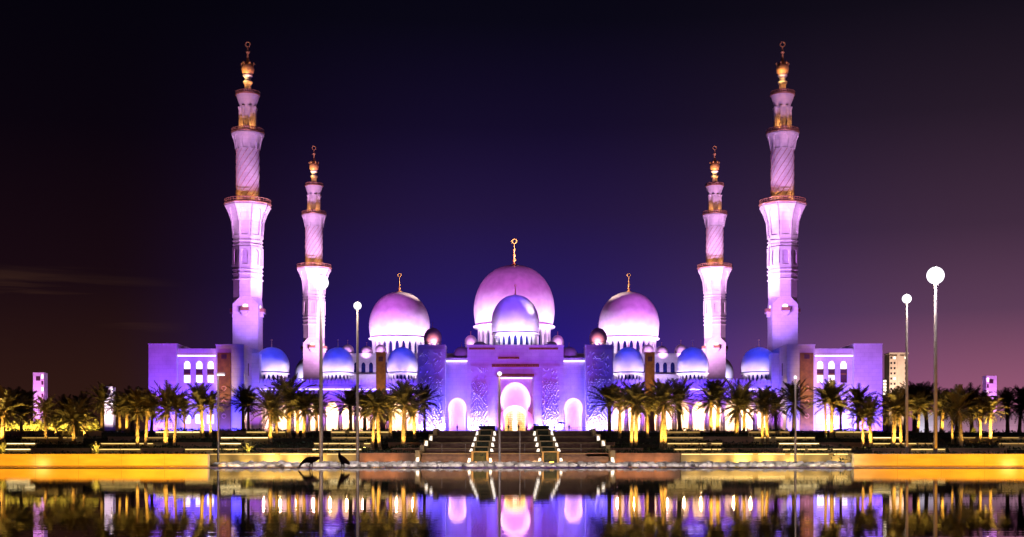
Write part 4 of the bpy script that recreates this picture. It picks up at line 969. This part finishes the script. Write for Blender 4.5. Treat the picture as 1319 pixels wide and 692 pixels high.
PL = [
 (3,505,575,'strongly glowing yellow palm cut by the left edge of the photo',5.5,58),(27,514,559,'dark thin-trunked palm just right of the glowing palm at the left edge',0,40),
 (60,512,571,'lit-trunk palm directly below the magenta left pylon',1.2,48),(72,532,568,'small short palm just right of the palm below the magenta left pylon',.8,26),
 (95,520,571,'lit-trunk palm midway between the magenta and the pale pink left pylons',1.2,48),(109,532,567,'short thick-trunked palm left of the pale agave',1.5,28),
 (131,499,556,'tall dark-crowned palm just left of the pale pink pylon',.5,44),(155,508,556,'far palm with glowing trunk just right of the pale pink pylon',1.2,40),(164,512,553,'second far glowing-trunk palm right of the pale pink pylon',1.2,38),
 (177,503,579,'bright-trunk palm left of the violet pavilion\'s outer corner',1.6,54),(187,512,577,'thinner palm tucked right behind the bright-trunk palm at the pavilion corner',1.1,40),
 (213,502,579,'bright-trunk palm under the left pavilion\'s outer block, left of a pair',1.8,58),(224,508,578,'palm paired closely to the right of the one under the outer block',1.6,42),
 (238,512,557,'smaller back palm below the first pavilion window at the left',1.0,36),(261,500,563,'palm with wide crown below the third left pavilion window',1.5,52),(271,508,562,'palm close behind the short square-headed lamp post',1.4,40),
 (313,503,552,'unlit blue silhouette palm right of the left bronze slab',0,44),(320,510,551,'thin unlit palm beside the blue silhouette palm',0,30),
 (348,506,571,'lit palm under the leftmost arcade dome, front one',1.5,52),(357,514,567,'palm just behind and right of the front one under the leftmost dome',1.1,40),(372,489,567,'tallest dark-crowned palm between the leftmost dome and the rear minaret',.9,60),
 (383,508,567,'palm in shadow under the rear left minaret\'s foot',.9,40),(391,508,565,'palm just left of the dazzling left lamp post',.9,44),(408,508,560,'palm behind the dazzling left lamp post\'s pole',.5,44),
 (452,503,557,'dark palm behind the slender lamp post',0,50),(470,506,557,'dark palm between slender lamp post and left bronze pylon',0,46),(480,508,580,'textured bright-trunk palm in front of the left bronze pylon, left of a pair',2.0,44),(489,502,580,'bright-trunk palm in front of the left bronze pylon, right of a pair',2.0,54),
 (503,506,564,'back palm right of the left bronze pylon, lit trunk',1.6,46),(519,495,581,'brightest-trunk palm nearest the stairs on the left',2.2,58),(534,516,564,'golden crowned short palm by the left end of the stairs',4.5,38),(547,500,555,'unlit blue palm against the gateway\'s left carved tower',0,44),
 (785,497,556,'unlit blue palm against the gateway\'s right carved tower',0,56),(798,502,565,'palm with lit trunk right of the stairs\' right end',1.6,44),(813,502,580,'thin trunk of the front pair right of the stairs',1.8,42),(819,497,581,'thick knotted trunk palm of the front pair right of the stairs',2.4,56),
 (834,508,565,'back palm right behind the front pair, below the right bronze pylon',1.4,44),(851,503,578,'thin palm left of a pair at the orange wall\'s right end',1.6,42),(857,498,583,'palm at the orange wall\'s right end with glowing foot',2.0,50),(876,494,556,'dark blue-edged palm under the dome beside the right bronze pylon',0,54),
 (916,500,559,'left trunk of the tall pair under the white rear right minaret',1.6,44),(924,495,559,'right trunk of the tall pair under the white rear right minaret',1.8,50),(948,500,568,'wide palm right of the rear right minaret',1.4,56),(958,508,559,'lit back palm left of the rightmost arcade dome',1.6,38),
 (982,506,569,'slim palm under the rightmost arcade dome, left of a pair',1.8,40),(989,502,571,'slim palm under the rightmost arcade dome, right of a pair',1.8,46),(1000,510,553,'unlit blue palm between the rightmost dome and the right pavilion',0,40),(1022,499,555,'unlit palm behind the short lamp post on the right',.3,48),
 (1064,500,564,'lit palm under the right pavilion\'s bronze slab, left of a pair',1.8,40),(1071,494,565,'tall full palm under the right pavilion\'s windows, right of a pair',1.8,56),(1083,512,556,'thin unlit blue palm under the right pavilion\'s windows',0,34),(1105,506,558,'unlit blue palm under the right pavilion\'s outer edge',.3,44),
 (1112,524,577,'short thick-trunk palm left of the long-fronded palm at the right pool wall',1.6,34),(1122,511,584,'near palm with long lit fronds at the right pool wall\'s start',2.8,56),(1150,504,578,'palm with lit trunk below the beige high-rise',1.5,50),(1161,516,580,'short glowing palm just left of the brown lamp post',2.2,40),
 (1182,507,559,'back palm with glowing trunk between the two right lamp posts',1.6,42),(1213,510,559,'back palm with glowing trunk right of the tallest lamp post',1.6,42),(1227,522,573,'stubby trunk palm right of the tallest lamp post',1.6,34),(1239,504,576,'dark-crowned palm with lit foot between lamp post and glowing palm on the right',.7,52),
 (1263,522,571,'thin lit-trunk palm just left of the glowing palm on the right',1.5,34),(1276,511,574,'glowing golden-crowned palm below the far right pylon',6.5,46),
]
for a in PL:
    used.add(a[3]); palm(*a)
BK = [(33,505,172,46),(85,512,180,44),(108,510,176,44),(170,507,170,44),(195,510,176,44),(20,506,190,46),(1178,501,170,52),(1194,500,176,50),(1212,503,170,48),(1232,505,178,48),(1252,503,172,50),(1298,501,170,50),(1313,500,176,52),(1330,503,170,50),(1166,506,182,40),(1263,508,186,44)]
for i, (px, yt, D, cw) in enumerate(BK):
    lab = 'dark unlit palm silhouette in the back row left of the left pavilion' if px < 600 else 'dark unlit palm silhouette in the back row right of the right pavilion'
    palm(px, yt, 553, lab, 0, cw, D, 'dark palms in the back row left' if px < 600 else 'dark palms in the back row right')

# small lit shrubs
def shrub(px, yt, yb, wpx, D, lab, power, spiky=False, grp=None):
    zb = ground_z(D) if D > 80 else RZ[0]-.1
    h = (yb-yt)*D/F; r = wpx/2*D/F; rn = random.Random(int(px)); mb = MB()
    if spiky:
        for k in range(46):
            az = k*2.4; el = 1.4-1.5*k/46+rn.uniform(-.1,.1); l_ = h*rn.uniform(.75,1.05)*(1 if el > .6 else r/h*1.05); d = Vector((math.cos(az)*math.cos(el), math.sin(az)*math.cos(el), math.sin(el))); s_ = Vector((-math.sin(az), math.cos(az), 0))*.05*h
            p = Vector((0,0,h*.12)); m_ = p+d*l_*.5; e = p+d*l_+Vector((0,0,-.08*l_)); mb.quad(p-s_*.5, p+s_*.5, m_+s_, m_-s_); mb.quad(m_-s_, m_+s_, e)
    else:
        for k in range(420):
            u = rn.random()**.4; az = rn.uniform(0, 6.283); ph = rn.uniform(-.2, 1.45); q = Vector((math.cos(az)*math.cos(ph)*r*u, math.sin(az)*math.cos(ph)*r*u, h*.15+h*.8*math.sin(ph)*u)); d = Vector((rn.uniform(-1,1), rn.uniform(-1,1), rn.uniform(-.4,1))).normalized()*.16*h; s_ = d.orthogonal().normalized()*.06*h
            mb.quad(q, q+d*.5+s_, q+d, q+d*.5-s_)
    t = thing('agave' if spiky else 'shrub', lab, 'plant', (X(px,D), D, zb), grp)
    mb.obj('foliage', M_SHRUB, t); q = MB(); q.tube([(0,0,-.05), (0,0,h*.5)], [.06*h+.02,.03*h], 6); q.obj('stem', M_BARK, t)
    if power: spot('shrub_light', (X(px,D)+.1, D-.9, zb+.1), (X(px,D), D, zb+h*.6), (1,.74,.16), power, 90, .9, .05)
shrub(124.5, 567, 584, 21, 76.5, 'pale spiky agave glowing yellow on the left pool wall', 130, True)
shrub(4, 566, 584, 22, 76.5, 'spiky agave at the left edge behind the amber pool wall', 90, True)
shrub(320, 565, 586, 20, 81.5, 'feathery yellow-lit shrub on the lowest terrace step right of the square-headed lamp', 150, True)
shrub(120, 549, 559, 9, 104, 'small round glowing bush left of the pale pink pylon', 110)
shrub(1084-860+868-868+0+0+0+226, 553, 560, 7, 104, 'small round glowing bush behind the slender lamp post area', 70)
shrub(1254, 553, 560, 7, 104, 'small round glowing bush left of the glowing golden palm', 110)
for i, px in enumerate((10,18,25,33,41,49,60,68,77,86,97,106,114,123)):
    shrub(px, 531+(i*7 % 5), 549, 9, 128, 'upright yellow-lit shrub in the back row at the far left', 420, False, 'row of lit shrubs at the far left')

# ------------------------------------------------------------------ people, parasol, geese
def skin_obj(name, verts, edges, radii, m, parent=None, root=0, sub=2):
    me = bpy.data.meshes.new(name); me.from_pydata(verts, edges, []); o = bpy.data.objects.new(name, me); COL.objects.link(o)
    md = o.modifiers.new('skin', 'SKIN'); md.use_smooth_shade = True
    for i, r in enumerate(radii):
        sv = me.skin_vertices[0].data[i]; rr = r if isinstance(r, tuple) else (r, r); sv.radius = rr; sv.use_root = (i == root)
    s_ = o.modifiers.new('sub', 'SUBSURF'); s_.levels = sub; s_.render_levels = sub
    me.materials.append(m)
    if parent: o.parent = parent
    return o
M_SKIN = mat('skin', (.40,.22,.14), .5, 0, .06, 4); M_HAIR = mat('hair', (.02,.015,.012), .5, 0, .1, 8)
def person_parts(stride, arm):
    V_ = [(0,0,.95),(0,0,1.15),(0,0,1.38),(0,0,1.50),(0,-.01,1.60),(0,-.01,1.70),
          (.09,0,.90),(.10,-stride*.5,.50),(.10,stride*.1-stride,.06),(.10,-.12-stride*.9,.03),(-.09,0,.90),(-.10,stride*.5,.50),(-.10,stride,.06),(-.10,stride-.12,.03),
          (.19,0,1.40),(.24,arm*.3,1.13),(.23,-.12*abs(arm)-.05,.88),(.23,-.17*abs(arm)-.05,.80),(-.19,0,1.40),(-.24,-arm*.3,1.13),(-.23,-.05,.88),(-.23,-.08,.80)]
    E = [(0,1),(1,2),(2,3),(3,4),(4,5),(0,6),(6,7),(7,8),(8,9),(0,10),(10,11),(11,12),(12,13),(2,14),(14,15),(15,16),(16,17),(2,18),(18,19),(19,20),(20,21)]
    R_ = [(.16,.11),(.15,.10),(.17,.11),.055,.09,.08,.09,.065,.045,.04,.09,.065,.045,.04,.06,.045,.035,.03,.06,.045,.035,.03]
    return V_, E, R_
def person(px, D, rz, lab, m, stride=.12, arm=.3, robe=False):
    t = thing('person', lab, 'person', (X(px,D), D, GZ+.05 if D > 326 else ground_z(D)), 'people in front of the gateway', rz)
    b = skin_obj('body', *person_parts(stride, arm), m, t)
    q = MB(); q.lathe([(.001,1.56),(.06,1.58),(.085,1.65),(.08,1.73),(.04,1.78),(.001,1.79)], 12, 0, -.015); hd = q.obj('head_covering' if robe else 'hair', M_ROBE if robe else M_HAIR, t, 60); hd.location = (0,.025,.005)
    q = MB(); q.lathe([(.001,1.55),(.055,1.57),(.075,1.64),(.07,1.70),(.001,1.74)], 12, 0, -.045); q.obj('face', M_SKIN, t, 60)
    if robe:
        q = MB(); q.lathe([(.24,.04),(.22,.5),(.19,.95),(.17,1.15),(.21,1.38),(.08,1.52)], 16); r = q.obj('robe', m, t, 40); r.scale = (1.0,.75,1)
for a in ((679, 334, .2, 'person in a white robe standing at the right side of the lit door', M_ROBE, .02, .1, True), (655, 333, 0, 'person in dark clothes standing left in front of the golden door', M_DRESS, .1, .3),
          (668, 332, 2.9, 'person in dark clothes walking towards the golden door, right of its middle', M_DRESS, .2, .5), (693, 331, 1.5, 'person in plum clothes walking in front of the right carved pier', M_SHIRT, .22, .5),
          (700, 332, -1.4, 'person in dark clothes beside the right carved pier\'s foot, near the hedge block', M_DRESS, .15, .4), (714, 331, 1.2, 'person in white robe walking left of the parasol', M_ROBE, .02, .2, True),
          (733, 332, .3, 'person in dark clothes standing by the right niche', M_DRESS, .05, .2), (589, 334, -.4, 'person in plum clothes inside the left niche', M_SHIRT, .1, .3), (617, 331, 1.6, 'person in dark clothes walking before the left carved pier', M_DRESS, .22, .5)):
    person(*a)
t = thing('parasol', 'dark open parasol on the plaza right of the portal', 'parasol', (X(723,331), 331, GZ+.05))
q = MB(); q.lathe([(1.25,1.95),(1.22,2.0),(.6,2.25),(.03,2.42)], 8); q.obj('canopy', M_FABRIC, t); q = MB(); q.tube([(0,0,0),(0,0,2.5)], .03, 8); q.obj('pole', M_POLE, t); q = MB(); q.lathe([(.3,0),(.3,.06),(.05,.1)], 12); q.obj('base_plate', M_POLE, t)
rl = thing('railing', 'thin low steel railing across the plaza in front of the right niche', 'railing', (X(728,329), 329, GZ+.05))
a = (770-706)*329/F/2
q = MB(); q.tube([(-a,0,.95),(a,0,.95)], .04, 6); q.obj('handrail', M_POLE, rl)
for k in range(9): q = MB(); q.tube([(-a+k*a/4,0,0),(-a+k*a/4,0,.93)], .03, 6); q.obj('post', M_POLE, rl)

def goose(px, D, lab, V_, E, R_, wing, eye):
    t = thing('goose', lab, 'goose', (X(px,D), D, .0), 'geese at the pool edge')
    b = skin_obj('body', V_, E, R_, M_GOOSE, t)
    q = MB(); c, ax, rr, ln, hh = wing
    n = 12
    for s in (-1, 1):
        i = len(q.v)
        for j in range(9):
            u = -1+2*j/8; w_ = math.sqrt(max(0, 1-u*u))
            for k in range(n):
                a = 2*PI*k/n; q.v.append((c[0]+u*ln*ax[0]+math.sin(a)*w_*hh*-ax[1]*.6, s*(rr+.035*math.cos(a)*w_), c[1]+u*ln*ax[1]+math.sin(a)*w_*hh*ax[0]))
        for j in range(8):
            for k in range(n): q.f.append((i+j*n+k, i+j*n+(k+1) % n, i+(j+1)*n+(k+1) % n, i+(j+1)*n+k))
    q.obj('wing', M_WING, t, 60)
    q = MB()
    for s in (-1, 1): q.lathe([(.001,eye[2]-.008),(.008,eye[2]),(.001,eye[2]+.008)], 8, eye[0], s*eye[1])
    q.obj('eye', M_LITWIN if False else M_GLASSB, t, 60)
# x to the right; both geese look left
DG = 57.3
goose(401, DG, 'dark goose bending its neck down to the water, left of the lamp post',
  [(0,0,.42),(.18,0,.45),(.31,0,.50),(.40,0,.50),(-.17,0,.42),(-.29,0,.36),(-.38,0,.30),(-.46,0,.22),(-.51,0,.14),(-.575,0,.085),
   (.02,.07,.30),(.03,.07,.16),(.01,.07,.02),(-.05,.08,-.005),(-.04,-.07,.30),(-.05,-.07,.16),(-.07,-.07,.02),(-.13,-.08,-.005)],
  [(0,1),(1,2),(2,3),(0,4),(4,5),(5,6),(6,7),(7,8),(8,9),(0,10),(10,11),(11,12),(12,13),(0,14),(14,15),(15,16),(16,17)],
  [(.17,.17),(.15,.14),(.10,.08),(.05,.02),(.15,.15),.10,.065,.05,(.055,.05),.014,.05,.016,.013,.014,.05,.016,.013,.014], ((.08,.47),(1,.06),.135,.27,.09), (-.53,.045,.15))
goose(441.5, DG, 'dark upright goose with its head raised, left of the slender lamp post',
  [(.02,0,.44),(.14,0,.36),(.24,0,.27),(.31,0,.20),(-.09,0,.51),(-.14,0,.60),(-.155,0,.68),(-.16,0,.745),(-.185,0,.79),(-.265,0,.775),
   (.03,.06,.28),(.05,.06,.15),(.03,.06,.02),(-.03,.07,-.005),(-.04,-.06,.28),(-.03,-.06,.15),(-.05,-.06,.02),(-.11,-.07,-.005)],
  [(0,1),(1,2),(2,3),(0,4),(4,5),(5,6),(6,7),(7,8),(8,9),(0,10),(10,11),(11,12),(12,13),(0,14),(14,15),(15,16),(16,17)],
  [(.15,.16),(.13,.13),(.085,.07),(.04,.02),(.12,.14),.085,.055,.045,(.055,.05),.014,.05,.016,.013,.014,.05,.016,.013,.014], ((.12,.40),(.80,-.60),.125,.24,.08), (-.195,.045,.80))
